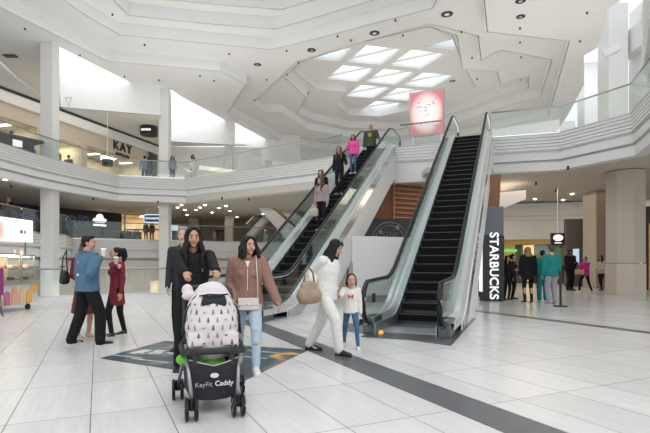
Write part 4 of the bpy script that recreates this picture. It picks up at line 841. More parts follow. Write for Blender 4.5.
def person(label, pos, rz, Hh, skinm=TAN, top=None, sleeve='long', toploose=.0, hem=.84, bottom=None, legw=.0, skirt=None, hair=('long', HBLK), shoes=SHOEW, solem=SOLE, vox=.01,
           feet=None, hands=None, handw=None, footw=None, lean=0, look=(0, 0, 0), curl=(.35, .35), male=False, face=True, bust=True, group=None, heavy=0.0, hood=False, collar=False, child=False, fold=.012, sl=1.0, armr=1.0):
    k = Hh / 1.7; r = empty('person', pos, math.radians(rz), label, 'person', group)
    inv = Matrix.Rotation(-math.radians(rz), 3, 'Z'); P0 = Vector(pos)
    def loc(p): return (inv @ (Vector(p) - P0)) / k
    F_ = [Vector(f) for f in (feet or [(-.10, 0, 0), (.10, 0, 0)])]
    if footw: F_ = [loc(f) if f is not None else g for f, g in zip(footw, F_)]
    HD = [Vector(h) if h is not None else None for h in (hands or [None, None])]
    if handw: HD = [loc(h) if h is not None else g for h, g in zip(handw, HD)]
    hw = (.195 if male else .17) + heavy * .3; hipw = .085 + heavy * .2
    # pelvis height so both legs reach
    hz = .91
    pel = Vector(((F_[0].x + F_[1].x) / 2 * .9, (F_[0].y + F_[1].y) / 2, 0))
    for i, s in enumerate((-1, 1)):
        dx = math.hypot(F_[i].x - pel.x - s * hipw, F_[i].y - pel.y); hz = min(hz, F_[i].z + .08 + math.sqrt(max(.1, .825 ** 2 - dx * dx)))
    pel.z = hz; RL = Matrix.Rotation(math.radians(lean), 3, 'X')
    def U(x, y, z): return pel + RL @ Vector((x, y, z - .90))            # upper body point given in standing coordinates
    S = [U(-hw, .0, 1.385), U(hw, .0, 1.385)]; hips = [pel + Vector((-hipw, 0, 0)), pel + Vector((hipw, 0, 0))]
    hs_ = 1.42 if child else 1.0                                       # head size
    nk = U(0, .005, 1.44); RH = Euler((math.radians(look[0]), math.radians(look[2]), math.radians(look[1])), 'XYZ').to_matrix() @ Matrix.Rotation(math.radians(lean * .5), 3, 'X')
    hc = nk + Vector((0, -.012 - .002 * lean, .0)) + RH @ Vector((0, -.015, .15 * (1.05 if child else 1)))
    def Hd(x, y, z): return hc + RH @ Vector((x * hs_, y * hs_, z * hs_))
    sc = lambda bm: bmesh.ops.scale(bm, vec=(k, k, k), verts=bm.verts)
    legs, arms = [], []
    for i, s in enumerate((-1, 1)):
        ank = F_[i] + Vector((0, .03, .085)); kn, an = ik(hips[i], ank, .42, .41, (s * .12, -1, .1)); legs.append((hips[i], kn, an))
        tgt = HD[i] if HD[i] is not None else U(s * (hw + .055 + heavy * .3), -.04, .855)
        hint = (s * .25, .4, -1); el, wr = ik(S[i], tgt, .28, .25, hint); arms.append((S[i], el, wr))
    # ---- continuous body
    bm = B()
    ell(bm, Hd(0, .012, .026), (.075 * hs_, .092 * hs_, .088 * hs_), RH); ell(bm, Hd(0, -.024, -.04), (.056 * hs_, .062 * hs_, .068 * hs_), RH)
    ell(bm, Hd(0, -.035, -.008), (.062 * hs_, .052 * hs_, .05 * hs_), RH); ell(bm, Hd(0, -.068, -.092), (.024 * hs_, .02 * hs_, .018 * hs_), RH)
    cap(bm, Hd(0, -.086, .008), Hd(0, -.106, -.030), .008 * hs_, .0135 * hs_)
    for s in (-1, 1):
        ell(bm, Hd(s * .076, .012, -.01), (.010 * hs_, .018 * hs_, .030 * hs_), RH); ell(bm, Hd(s * .036, -.062, -.03), (.024 * hs_, .022 * hs_, .024 * hs_), RH)
    cap(bm, nk - Vector((0, 0, .04)), Hd(0, .015, -.06), .052 if not male else .062, .050 if not male else .06)
    tor = [(.90, .135, .095), (1.0, .125, .09), (1.10, .112, .082), (1.22, .125, .092), (1.32, .135, .092), (1.40, .10, .065)]
    for (z0, a0, b0), (z1, a1, b1) in zip(tor, tor[1:]): cap(bm, U(0, 0, z0), U(0, 0, z1), (a0 + heavy, b0 + heavy), (a1 + heavy, b1 + heavy), side=RL @ Vector((1, 0, 0)), ek=.2)
    cap(bm, S[0], S[1], .046, .046)
    for i, s in enumerate((-1, 1)):
        h, kn, an = legs[i]; cap(bm, h, kn, .078 + heavy * .4, .052); cap(bm, kn, an, .050, .034); cap(bm, kn + (an - kn) * .12 + Vector((0, .012, 0)), kn + (an - kn) * .5 + Vector((0, .012, 0)), .048, .042)
        cap(bm, an + Vector((0, 0, -.02)), F_[i] + Vector((0, -.10, .035)), .034, (.038, .022))
        sh, el, wr = arms[i]; cap(bm, sh, el, .045 * armr + heavy * .2, .036 * armr); cap(bm, el, wr, .036, .024)
        d = (wr - el).normalized(); tgt = Vector((0, -1, .15)) if abs(d.y) < .8 else Vector((-s, 0, .3)); tt = (tgt - d * d.dot(tgt)).normalized(); nn = d.cross(tt)
        if nn.x * s > 0 and abs(d.y) < .8: nn = -nn
        if abs(d.y) >= .8 and nn.z > 0: nn = -nn
        cap(bm, wr, wr + d * .065, (.022, .016), (.036, .014), side=tt); cc = curl[i]; fr = .0085 if vox < .0085 else .010
        for q, (o_, l_) in enumerate(((.027, .042), (.009, .047), (-.009, .044), (-.026, .034))):
            b0_ = wr + d * .07 + tt * o_; a1 = cc * 1.1; a2 = cc * 2.3; d1 = d * math.cos(a1) + nn * math.sin(a1); d2 = d * math.cos(a2) + nn * math.sin(a2)
            cap(bm, b0_, b0_ + d1 * l_, fr, fr * .95, 8); cap(bm, b0_ + d1 * l_, b0_ + d1 * l_ + d2 * l_ * .85, fr * .95, fr * .8, 8)
        tb_ = wr + d * .018 + tt * .022; t1 = tb_ + (d * .7 + tt * .65 + nn * .25) * .036; t2 = t1 + (d * .85 + tt * .15 + nn * .5 * (cc + .3)) * .034
        cap(bm, tb_, t1, fr * 1.3, fr * 1.1, 8); cap(bm, t1, t2, fr * 1.1, fr * .85, 8)
    sc(bm); fuse('body', bm, skinm, r, vox, 1)
    # ---- face
    if face:
        for s in (-1, 1):
            bm = B(); ell(bm, Hd(s * .030, -.0795, .004), (.0125 * hs_, .0085 * hs_, .0065 * hs_), RH, 10); sc(bm); ey = add('eye', bm, EYEW, r, True)
            bm = B(); ell(bm, Hd(s * .030, -.0865, .004), (.0078 * hs_, .004 * hs_, .0066 * hs_), RH, 10); sc(bm); add('iris', bm, IRIS, ey, True)
            bm = B(); cap(bm, Hd(s * .014, -.086, .023), Hd(s * .046, -.074, .026), (.004, .0045), (.003, .003), 6); sc(bm); add('eyebrow', bm, HBLK if hair[1] != HGRY else HGRY, r, True)
        bm = B(); ell(bm, Hd(0, -.0845, -.058), (.023 * hs_, .010 * hs_, .0085 * hs_), RH, 12); sc(bm); add('lips', bm, LIPM, r, True)
    # ---- hair
    st, hm = hair
    if st != 'bald':
        bm = B(); full = st in ('long', 'wavy', 'bob', 'ponytail', 'bun', 'longwave')
        ell(bm, Hd(0, .026, .037), (.083 * hs_, .092 * hs_, .089 * hs_), RH)
        if full: ell(bm, Hd(0, .045, -.02), (.078 * hs_, .068 * hs_, .09 * hs_), RH)
        else: ell(bm, Hd(0, .045, .0), (.079 * hs_, .068 * hs_, .078 * hs_), RH); ell(bm, Hd(0, .026, .038), (.084 * hs_, .092 * hs_, .088 * hs_), RH)
        if st == 'bun': ell(bm, Hd(0, .026, .036), (.085 * hs_, .093 * hs_, .089 * hs_), RH)
        if st == 'short': cap(bm, Hd(-.04, -.05, .098), Hd(.04, -.05, .098), .024, .024)
        L_ = {'long': -.40, 'wavy': -.36, 'longwave': -.34, 'bob': -.15}.get(st)
        if L_:
            wv = .014 if st in ('wavy', 'longwave') else .006
            for s in (-1, 1):
                for q, (yy, ln, fw) in enumerate(((-.035, .92, -.055), (.0, 1.0, -.02), (.035, 1.0, .02))):
                    pts = []; rs = []
                    for j in range(8):
                        f = j / 7; pts.append(Hd(s * (.060 + .034 * math.sin(min(1, f * 1.3) * PI / 2) + wv * math.sin(j * 2 + q)), yy * (1 - f) + (fw - (.03 if st == 'wavy' else 0)) * f * 1.6 + (.012 if q == 0 else 0) * (1 - f), .055 + (L_ * ln - .055) * f)); rs.append(.017 + .014 * math.sin(PI * min(1, f * .75 + .12)))
                    chain(bm, pts, rs)
            chain(bm, [Hd(0, .05, .02), Hd(0, .078, -.10), Hd(0, .085, L_ * .75), Hd(0, .08, L_)], [(.075, .045), (.088, .04), (.085, .032), (.05, .02)], side=(1, 0, 0))
            for s in (-1, 1): chain(bm, [Hd(s * .008, -.05, .105), Hd(s * .055, -.058, .075), Hd(s * .078, -.035, .01)], [.015, .018, .018])
        if st == 'ponytail': chain(bm, [Hd(0, .10, .06), Hd(0, .145, .03), Hd(0, .155, -.08), Hd(0, .13, -.20)], [.03, .045, .045, .02])
        if st == 'curlytail': 
            chain(bm, [Hd(0, .09, .08), Hd(0, .14, .06), Hd(0, .16, -.04), Hd(0, .14, -.15)], [.03, .055, .055, .03])
        if st == 'bun':
            ell(bm, Hd(0, .10, .07), (.04, .04, .04), RH)
            for s in (-1, 1): chain(bm, [Hd(s * .075, .0, .03), Hd(s * .082, -.005, -.06), Hd(s * .075, .0, -.10)], [.02, .018, .008])
        sc(bm); fuse('hair', bm, hm, r, max(vox, .007), 1)
    # ---- clothes
    if top:
        bm = B(); g = .013 + toploose; sh_ = [(hem, .150, .105), (.98, .140, .10), (1.10, .124, .095), (1.24, .142, .108), (1.33, .145, .10), (1.405, .115, .07)]
        sh_ = [t for t in sh_ if t[0] >= hem]
        if sh_[0][0] > hem: sh_ = [(hem, sh_[0][1], sh_[0][2])] + sh_
        for (z0, a0, b0), (z1, a1, b1) in zip(sh_, sh_[1:]): cap(bm, U(0, 0, z0), U(0, 0, z1), (a0 + g + heavy, b0 + g + heavy), (a1 + g + heavy, b1 + g + heavy), 18, side=RL @ Vector((1, 0, 0)), ek=.12)
        if bust and not male and not child:
            for s in (-1, 1): ell(bm, U(s * .065, -.085 - toploose * .6, 1.24), (.062, .055, .062))
        cap(bm, S[0], S[1], .052 + g * .4, .052 + g * .4)
        for i, s in enumerate((-1, 1)):
            sh, el, wr = arms[i]; q = toploose
            cap(bm, sh, el, .058 * armr + q * .5 + heavy * .2, .050 * armr + q * .6)
            if sleeve == 'long': e2 = el + (wr - el) * (.97 * sl); cap(bm, el, e2, .050 * armr + q * .6, .036 + q * .5)
            elif sleeve == 'short': pass
        if hood: chain(bm, [U(-.09, -.01, 1.43), U(-.075, .08, 1.45), U(0, .11, 1.44), U(.075, .08, 1.45), U(.09, -.01, 1.43)], [.032, .042, .05, .042, .032])
        if collar: chain(bm, [U(-.06, -.045, 1.425), U(-.072, .03, 1.455), U(0, .07, 1.46), U(.072, .03, 1.455), U(.06, -.045, 1.425)], [.017, .02, .022, .02, .017])
        sc(bm); fuse('shirt' if top[0] is None else top[0], bm, top[1], r, vox, 2, fold=fold)
    if bottom:
        bm = B(); cap(bm, pel + Vector((0, 0, .10)), pel, (.125 + heavy, .092 + heavy), (.142 + heavy, .108 + heavy), side=(1, 0, 0), ek=.6)
        for i, s in enumerate((-1, 1)):
            h, kn, an = legs[i]; cap(bm, h, kn, .088 + legw * .5 + heavy * .4, .060 + legw); cap(bm, kn, an + Vector((0, 0, .0)), .058 + legw, .042 + legw * 1.1)
        sc(bm); fuse(bottom[0], bm, bottom[1], r, vox, 2, fold=fold * .7)
    if skirt:
        zb, wb, sm_ = skirt; bm = B(); cap(bm, pel + Vector((0, 0, .10)), pel + Vector((0, 0, 0)), (.135, .10), (.155, .125), side=(1, 0, 0)); cap(bm, pel, Vector((pel.x, pel.y, zb + .05)), (.155, .125), (wb, wb * .85), side=(1, 0, 0), ek=.2); sc(bm); fuse('skirt', bm, sm_, r, vox, 2, fold=fold)
    for i, s in enumerate((-1, 1)):
        f = F_[i]; a = legs[i][2]; yaw = Matrix.Rotation(math.radians(s * -8 * -1), 3, 'Z'); tilt = 0
        bm = B(); q = lambda x, y, z: f + yaw @ Vector((x, y, z))
        cap(bm, q(0, .055, .042), q(0, -.03, .048), (.038, .036), (.042, .040)); cap(bm, q(0, -.03, .046), q(0, -.145, .034), (.043, .038), (.040, .026)); cap(bm, q(0, .045, .05), q(0, .04, .088), .040, .040)
        sc(bm); so = fuse('shoe', bm, shoes, r, max(.008, vox * .8), 1)
        bm = B(); pts = [q(x, y, .002) for x, y in ((-.034, .085), (-.042, .03), (-.038, -.04), (-.048, -.11), (-.036, -.165), (0, -.188), (.036, -.165), (.048, -.11), (.038, -.04), (.042, .03), (.034, .085), (0, .098))]
        prism(bm, pts, (0, 0, .022)); sc(bm); add('sole', bm, solem, so)
    r['_k'] = k
    info = dict(root=r, k=k, arms=arms, legs=legs, U=U, Hd=Hd, pel=pel, sc=sc, F=F_)
    del r['_k']; return info
def wpos(I, p):    # a local unscaled point in world coordinates
    r = I['root']; return Vector(r.location) + Matrix.Rotation(r.rotation_euler[2], 3, 'Z') @ (Vector(p) * I['k'])
BLKC = cloth('black_cloth', (.012, .012, .014)); 
# ------------------------------------------------ stroller
STR = empty('baby_stroller', (-.96, 4.08, 0), math.radians(18), 'baby stroller with a pale tree-print cover and black basket before the woman in black', 'stroller')
TUBE_ = mat('grey_tube', (.30, .31, .33), .35, .5); FAB = mat('black_fabric', (.018, .018, .022), .85, var=.2, scale=20, bump=.2); SW = math.sin(.314); 
for s in (-1, 1):
    bm = B(); tube(bm, [(s * .175, -.30, .14), (s * .195, -.2, .34), (s * .215, -.02, .54)], .015, 10); add('front_tube', bm, TUBE_, STR, True)
    bm = B(); tube(bm, [(s * .27, .32, .12), (s * .235, .14, .36), (s * .215, .0, .52)], .014, 10); add('rear_tube', bm, TUBE_, STR, True)
    bm = B(); tube(bm, [(s * .215, .0, .50), (s * .22, .2, .72), (s * .215, .40, .93), (s * .19, .47, .985)], .014, 10); add('handle_tube', bm, BLACK, STR, True)
    for (x, y) in ((s * .18, -.32), (s * .27, .33)):
        h = B(); cyl(h, (x, y, .08), (x, y, .17), .022); box(h, (x, y + .01, .12), (.03, .05, .06), bev=.008); hb = add('caster_fork', h, BLACK, STR)
        for q in (-1, 1):
            bm = B(); cx = x + q * .036
            n = 20
            tube(bm, [(cx, y + .077 * math.cos(a), .09 + .077 * math.sin(a)) for a in [2 * PI * j / n for j in range(n)]], .014, 8, True); wh = add('wheel', bm, RUBBER, STR, True)
            bm = B(); cyl(bm, (cx - .008, y, .09), (cx + .008, y, .09), .064, n=18); add('wheel_disc', bm, TUBE_, wh)
            bm = B(); cyl(bm, (cx - .014, y, .09), (cx + .014, y, .09), .02, n=12); add('hub', bm, BLACK, wh)
bm = B(); tube(bm, [(-.215, .44, .955), (-.17, .475, .99), (-.08, .49, 1.0), (.08, .49, 1.0), (.17, .475, .99), (.215, .44, .955)], .017, 10); add('handle_bar', bm, BLACK, STR, True)
bm = B(); tube(bm, [(-.24, -.17, .50), (-.12, -.24, .515), (.12, -.24, .515), (.24, -.17, .50), (.25, .05, .52), (.22, .22, .54), (-.22, .22, .54), (-.25, .05, .52)], [(.02, .028)] * 8, 10, True); box(bm, (0, -.05, .50), (.44, .34, .03), bev=.01); box(bm, (-.14, -.2, .44), (.05, .06, .1), bev=.01); box(bm, (.14, -.2, .44), (.05, .06, .1), bev=.01); add('seat_tray', bm, BLACK, STR, False)
bm = B(); box(bm, (0, .33, .12), (.5, .02, .02)); cyl(bm, (-.25, .33, .1), (.25, .33, .1), .01); add('rear_axle', bm, TUBE_, STR)
bm = B()      # basket: open tray with curved front panel
fr = [(-.195, -.19), (-.1, -.245), (0, -.255), (.1, -.245), (.195, -.19)]; bk = [(.22, .24), (-.22, .24)]
def shell(bm, lo, hi, t=.008):
    n = len(lo)
    for i in range(n):
        a, b = lo[i], lo[(i + 1) % n]; c, d = hi[(i + 1) % n], hi[i]
        vs = [bm.verts.new(v) for v in (a, b, c, d)]; bm.faces.new(vs)
lo = [(x * .94, y * .9, .13 - .012 * math.cos(x * 9)) for x, y in fr] + [(x, y, .14) for x, y in bk]; hi = [(x, y, .40 + .06 * abs(x) * 4) for x, y in fr] + [(x, y, .42) for x, y in bk]
shell(bm, lo, hi); bm.faces.new([bm.verts.new(v) for v in lo]); bmesh.ops.remove_doubles(bm, verts=bm.verts, dist=.001); bk_ = add('basket', bm, FAB, STR)
md = bk_.modifiers.new('t', 'SOLIDIFY'); md.thickness = .008
bm = B(); tube(bm, hi[:5], .006, 6); add('basket_piping', bm, mat('grey_piping', (.35, .35, .33), .6), bk_, True)
text('basket_letters', 'KeyFit', .052, mat('grey_letter', (.35, .34, .33), .6), (-.085, -.262, .255), (PI / 2, 0, 0), bk_, .002); text('basket_letters', 'Caddy', .056, mat('pale_letter', (.6, .6, .6), .6), (.075, -.262, .258), (PI / 2, 0, 0), bk_, .002, bold=.001)
bm = B(); cyl(bm, (0, -.258, .325), (0, -.266, .325), .026, n=16); bmesh.ops.scale(bm, vec=(1.3, 1, .75), verts=bm.verts, space=Matrix.Translation((0, 0, -.325))); add('logo_oval', bm, mat('pale_letter', (.6, .6, .6), .6), bk_)
# covered infant seat
bm = B(); 
for (z0, a0, b0, y0), (z1, a1, b1, y1) in zip([(.575, .205, .19, -.02), (.70, .222, .21, -.02), (.82, .205, .19, -.01), (.92, .15, .145, .02)], [(.70, .222, .21, -.02), (.82, .205, .19, -.01), (.92, .15, .145, .02), (.965, .10, .10, .04)]): cap(bm, (0, y0, z0), (0, y1, z1), (a0, b0), (a1, b1), 20, side=(1, 0, 0))
box(bm, (0, -.03, .60), (.40, .34, .1))
COVM = mat('pale_pink_fabric', (.62, .565, .58), .85, var=.05, scale=10, bump=.35, bscale=12)
cover = fuse('seat_cover', bm, COVM, STR, .011, 4, fold=.02)
from mathutils.bvhtree import BVHTree
bt = BVHTree.FromPolygons([v.co.copy() for v in cover.data.vertices], [tuple(p.vertices) for p in cover.data.polygons])
TREE = [mat('print_dark_grey', (.10, .10, .12), .85), mat('print_taupe', (.35, .28, .27), .85), mat('print_mid_grey', (.24, .23, .25), .85)]
random.seed(5); cnt = 0
for row in range(6):
    for colm in range(9):
        ang = math.radians(-78 + colm * 19 + (row % 2) * 9); z = .57 + row * .062
        o_ = Vector((math.sin(ang) * .6, -math.cos(ang) * .6, z)); hit = bt.ray_cast(o_, Vector((-math.sin(ang), math.cos(ang), 0)))
        if hit[0] is None: continue
        n = hit[1]; s_ = Vector((0, 0, 1)).cross(n).normalized(); u_ = n.cross(s_)
        kind = (row * 2 + colm) % 4; hgt = .042 if kind != 3 else .024; c = hit[0] + n * .0015; bm = B()
        if kind != 3:
            for j in range(3):
                w_ = .014 - .003 * j; zz = -.012 + j * .012; prism(bm, [c + s_ * -w_ + u_ * zz, c + s_ * w_ + u_ * zz, c + u_ * (zz + .018)], n * .0015)
            prism(bm, [c + s_ * -.002 + u_ * -.018, c + s_ * .002 + u_ * -.018, c + s_ * .002 + u_ * -.01, c + s_ * -.002 + u_ * -.01], n * .0015)
        else:
            prism(bm, [c + s_ * a + u_ * b for a, b in ((-.014, .0), (.006, -.006), (.014, .008), (.004, .006), (-.004, .01))], n * .0015)
        add('printed_tree', bm, TREE[(row + colm) % 3], cover)
bm = B(); tube(bm, [(-.235, -.02, .62), (-.22, -.03, .80), (-.14, -.05, .93), (-.06, -.06, .985), (.06, -.06, .985), (.14, -.05, .93), (.22, -.03, .80), (.235, -.02, .62)], .0145, 10); add('carry_handle', bm, BLACK, STR, True)
bm = B(); cap(bm, (-.075, -.165, .90), (.085, -.165, .90), (.022, .035), (.022, .035), 12, side=(0, 1, 0)); cap(bm, (-.07, -.15, .935), (.08, -.15, .935), (.02, .02), (.02, .02)); add('black_pouch', bm, FAB, STR, True)
bm = B(); tube(bm, [(-.11, -.13, .95), (-.04, -.18, .965), (.05, -.18, .96), (.12, -.12, .96)], .007, 8); add('strap', bm, FAB, STR, True)
bm = B(); ell(bm, (-.19, .26, .98), (.05, .05, .055)); ell(bm, (-.17, .22, .93), (.07, .05, .04)); o = fuse('pale_blanket', bm, COVM, STR, .01, 3, fold=.02)
# green bag lying in the basket
gb = B(); ell(gb, (0, 0, .0), (.15, .16, .11)); ell(gb, (-.10, -.02, .10), (.09, .1, .07)); ell(gb, (-.18, .0, .12), (.09, .06, .045)); ell(gb, (.04, -.05, .09), (.1, .1, .05))
gbo = fuse('plastic_bag', gb, mat('green_plastic', (.12, .50, .04), .3, var=.35, scale=14, bump=.6, bscale=10), None, .01, 1, fold=.05); gbo.location = Vector((-.96, 4.08, .30)) + Matrix.Rotation(math.radians(18), 3, 'Z') @ Vector((-.03, -.02, 0)); gbo.rotation_euler = (0, 0, math.radians(18)); tag(gbo, 'crumpled bright green plastic bag stuffed in the stroller basket', 'bag')
# ------------------------------------------------ foreground people
V1 = .0075
hL, hR = STR.location + Matrix.Rotation(math.radians(18), 3, 'Z') @ Vector((-.15, .50, 1.005)), STR.location + Matrix.Rotation(math.radians(18), 3, 'Z') @ Vector((.13, .50, 1.02))
def back(h, p, l=.085):      # wrist a hand's length short of the grip, towards the shoulders
    d = Vector(p) - h; d.z = .45; d.normalize(); return h + d * l
pw_ = Vector((-1.40, 5.0, 0))
I = person('smiling woman in black with long dark hair pushing the stroller', pw_, 16, 1.63, MID, ('black_top', BLKC), bottom=('black_trousers', BLKC), hair=('wavy', HBLK), shoes=SHOEB, vox=V1, footw=[gp(178, 372), pw_ + Vector((.18, .1, 0))], handw=[back(hL, pw_ + Vector((-.2, 0, 0))), back(hR, pw_ + Vector((.2, 0, 0)))], lean=4, look=(4, 4, 0), curl=(.75, .75), heavy=.018, toploose=.012, hem=.80, legw=.012)
bm = B(); I['sc']; 
for s in (-1, 1): chain(bm, [I['Hd'](s * .10, -.105, -.24), I['Hd'](s * .10, -.12, -.30), I['Hd'](s * .09, -.12, -.37)], [.018, .02, .012])
I['sc'](bm); fuse('hair_tips', bm, HBLD, I['root'], .008, 1)
pb = gp(174, 352); pb = Vector((-1.93, 6.6, 0))
person('grey-haired person in a dark jacket mostly hidden behind the woman in black', pb, 0, 1.70, LIGHT, ('dark_jacket', cloth('charcoal_jacket', (.03, .032, .038))), bottom=('dark_trousers', BLKC), hair=('short', HGRY), shoes=SHOEB, vox=.01, collar=True, bust=False, toploose=.005, hands=[(-.19, -.12, .9), (.19, -.12, .9)])
BRN = cloth('brown_hoodie', (.27, .155, .125), bump=.35); JEAN = cloth('light_denim', (.40, .50, .58), var=.2)
pbw = Vector((-.81, 5.55, 0))
I = person('young woman in a loose brown hoodie and ripped light jeans walking beside the stroller', pbw, 8, 1.60, TAN, ('brown_hoodie', BRN), bottom=('ripped_jeans', JEAN), hair=('bob', HBLK), shoes=SHOEW, vox=V1, footw=[gp(239, 362), gp(256, 374)], look=(2, 28, 0), toploose=.034, hem=.80, legw=.006, hood=True, hands=[(-.25, -.04, .86), (.27, -.06, .84)], sl=1.12)
r = I['root']
for (li, f, w_, h_) in ((0, .02, .05, .03), (1, -.04, .05, .016), (1, .35, .04, .02), (0, -.16, .035, .014)):
    h, kn, an = I['legs'][li]; a = h.lerp(kn, 1 + f * 1.0) if f < 0 else kn.lerp(an, f); bm = B(); ell(bm, a + Vector((0, -.052, 0)), (w_ * .8, .022, h_)); I['sc'](bm); add('torn_knee', bm, TAN, r, True)
bm = B(); prism(bm, [I['U'](x, -.135, z) for x, z in ((-.028, 1.40), (.028, 1.40), (0, 1.31))], (0, -.012, 0)); I['sc'](bm); add('white_undershirt', bm, SHOEW, r)
bm = B(); cyl(bm, I['U'](0, -.158, 1.31), I['U'](0, -.162, 1.05), .004, n=6); I['sc'](bm); add('zip', bm, CREAM, r)
IVORY = mat('ivory_leather', (.62, .60, .54), .45, bump=.1)
hb = empty('shoulder_bag', pbw, math.radians(8), 'small ivory shoulder bag on a thin strap at the hip of the woman in brown', 'handbag'); hb.location = wpos(I, (0, 0, 0))
bc_ = I['pel'] + Vector((.01, -.17, -.02)); bm = B(); box(bm, bc_, (.25, .06, .15), bev=.02); I['sc'](bm); add('bag_body', bm, IVORY, hb)
bm = B(); box(bm, bc_ + Vector((0, -.034, .03)), (.24, .012, .085), bev=.005); I['sc'](bm); add('bag_flap', bm, IVORY, hb); bm = B(); ell(bm, bc_ + Vector((0, -.045, 0)), (.012, .006, .012)); I['sc'](bm); add('clasp', bm, CHROME, hb)
bm = B(); tube(bm, [bc_ + Vector((.11, 0, .07)), I['U'](.12, -.165, 1.15), I['U'](.11, -.155, 1.3), I['U'](.10, -.06, 1.465), I['U'](.1, .08, 1.43), I['U'](-.02, .165, 1.15), bc_ + Vector((-.13, .12, .07)), bc_ + Vector((-.11, 0, .07))], .006, 6); I['sc'](bm); add('strap', bm, IVORY, hb, True)
# woman in white with child
WHT = cloth('white_cloth', (.70, .69, .66), bump=.2); pww = Vector((.0, 6.55, 0)); HW = yp(338.5, 294, 6.62)
I = person('woman in white with long black hair holding the little girl by the hand', pww, 62, 1.60, TAN, ('white_blouse', WHT), bottom=('white_trousers', WHT), hair=('long', HBLK), shoes=SHOEB, solem=SHOEB, vox=V1, footw=[gp(341, 356), gp(311, 350)], handw=[yp(313, 284, 6.32), HW + Vector((-.04, .03, .06))], lean=6, look=(24, 6, 0), toploose=.03, legw=.022, heavy=.012, hem=.84)
bgp = yp(309, 291, 6.22); tb_ = empty('tan_shoulder_bag', bgp, math.radians(40), 'slouchy tan leather shoulder bag under the arm of the woman in white', 'handbag')
bm = B(); cap(bm, (-.10, 0, -.06), (.10, 0, -.06), (.085, .11), (.085, .11), 14, side=(0, 1, 0)); cap(bm, (-.07, 0, .05), (.07, 0, .05), (.06, .08), (.06, .08), side=(0, 1, 0)); fuse('bag_body', bm, mat('tan_leather', (.33, .235, .16), .5, var=.2, scale=8, bump=.4, bscale=12), tb_, .01, 3, fold=.025)
bm = B(); tube(bm, [(-.09, 0, .1), (-.06, 0, .24), (0, .02, .32), (.06, 0, .24), (.09, 0, .1)], .012, 8); add('strap', bm, mat('dark_tan_leather', (.2, .13, .08), .5), tb_, True)
pch = gp(352, 347); pch = Vector((.375, 7.0, 0))
CHS = cloth('child_shirt', (.70, .68, .64))
I = person('little girl in a cream jumper with a red bow print and blue jeans', pch, -4, 1.05, TAN, ('cream_jumper', CHS), bottom=('blue_jeans', cloth('dark_denim', (.06, .13, .24), var=.3)), hair=('bun', HBLK), shoes=SHOEW, vox=.0065, footw=[gp(344, 346) + Vector((0, .0, 0)), gp(358, 350)], handw=[HW + Vector((.02, .0, -.03)), None], look=(0, 8, 4), child=True, toploose=.02, hem=.86, fold=.008)
bm = B(); 
for s in (-1, 1): prism(bm, [I['U'](0, -.145, 1.25), I['U'](s * .07, -.145, 1.30), I['U'](s * .06, -.145, 1.19)], (0, -.012, 0))
ell(bm, I['U'](0, -.15, 1.25), (.018, .012, .018)); I['sc'](bm); add('red_bow', bm, mat('red_print', (.62, .03, .05), .6), I['root'])
# standing group at left
DEN = cloth('blue_denim', (.085, .165, .25), var=.25, bump=.3)
pm = Vector((-3.52, 7.05, 0)); cupw = yp(101.5, 257, 6.95)
I = person('man in a blue denim jacket with a patch on the back, seen from behind', pm, 146, 1.63, TAN, ('denim_jacket', DEN), bottom=('black_trousers', BLKC), hair=('short', HBLK), shoes=SHOEB, vox=V1, male=True, footw=[gp(102, 346), gp(73, 345)], handw=[cupw + Vector((-.03, 0, -.02)), None], look=(0, -45 + 0, 0), toploose=.04, hem=.86, collar=True, legw=.03, heavy=.008, curl=(.6, .3))
PT = [mat('patch_orange', (.70, .22, .08), .7), mat('patch_cream', (.68, .62, .55), .7)]
bt2 = None
for (x, z, rx_, rz_, mm) in ((-.02, 1.30, .05, .055, PT[1]), (-.02, 1.30, .035, .035, PT[0]), (-.01, 1.20, .04, .05, PT[1]), (.0, 1.11, .045, .04, PT[1]), (.0, 1.20, .02, .02, DKSTEEL)):
    bm = B(); ell(bm, I['U'](x, .128 + (.006 if mm != PT[1] else 0), z), (rx_, .035, rz_)); I['sc'](bm); add('back_patch', bm, mm, I['root'], True)
def cup(loc, label, c=(.7, .68, .66), hh=.10):
    r = empty('paper_cup', loc, 0, label, 'cup'); bm = B(); cyl(bm, (0, 0, -hh / 2), (0, 0, hh / 2), .026, .036, 16); add('cup_body', bm, mat('cup_%d' % int(c[0] * 99), c, .5), r); bm = B(); cyl(bm, (0, 0, hh / 2), (0, 0, hh / 2 + .012), .038, n=16); add('lid', bm, LETTER if c[0] > .6 else BLACK, r)
cup(cupw + Vector((.03, 0, .06)), 'white lidded cup held up by the man in the denim jacket')
pk = gp(84, 339)
SK = cloth('maroon_skirt', (.13, .035, .035))
I = person('woman in a long maroon skirt standing half hidden behind the man in denim', (-3.88, 7.75, 0), 60, 1.55, TAN, ('maroon_top', cloth('plaid_red', (.17, .03, .04), var=.5)), skirt=(.42, .22, SK), hair=('long', HBRN), shoes=mat('beige_shoe', (.50, .40, .30), .6), vox=.01, look=(5, 10, 0), hands=[(-.15, -.2, 1.0), None])
hb2 = empty('dark_shoulder_bag', (-4.08, 7.5, 0), 0, 'dark shoulder bag beside the man in denim on the far woman', 'handbag'); hb2.location = (-4.06, 7.5, 1.0)
bm = B(); cap(bm, (0, 0, -.06), (0, 0, .06), (.06, .12), (.05, .09), side=(1, 0, 0)); add('bag_body', bm, BLACK, hb2, True); bm = B(); tube(bm, [(0, -.08, .08), (0, -.05, .3), (.03, 0, .42), (0, .05, .3), (0, .08, .08)], .01, 6); add('strap', bm, BLACK, hb2, True)
MAR = cloth('maroon_knit', (.20, .03, .045), bump=.2); pr_ = Vector((-3.43, 7.95, 0)); cw = yp(116, 262, 7.62)
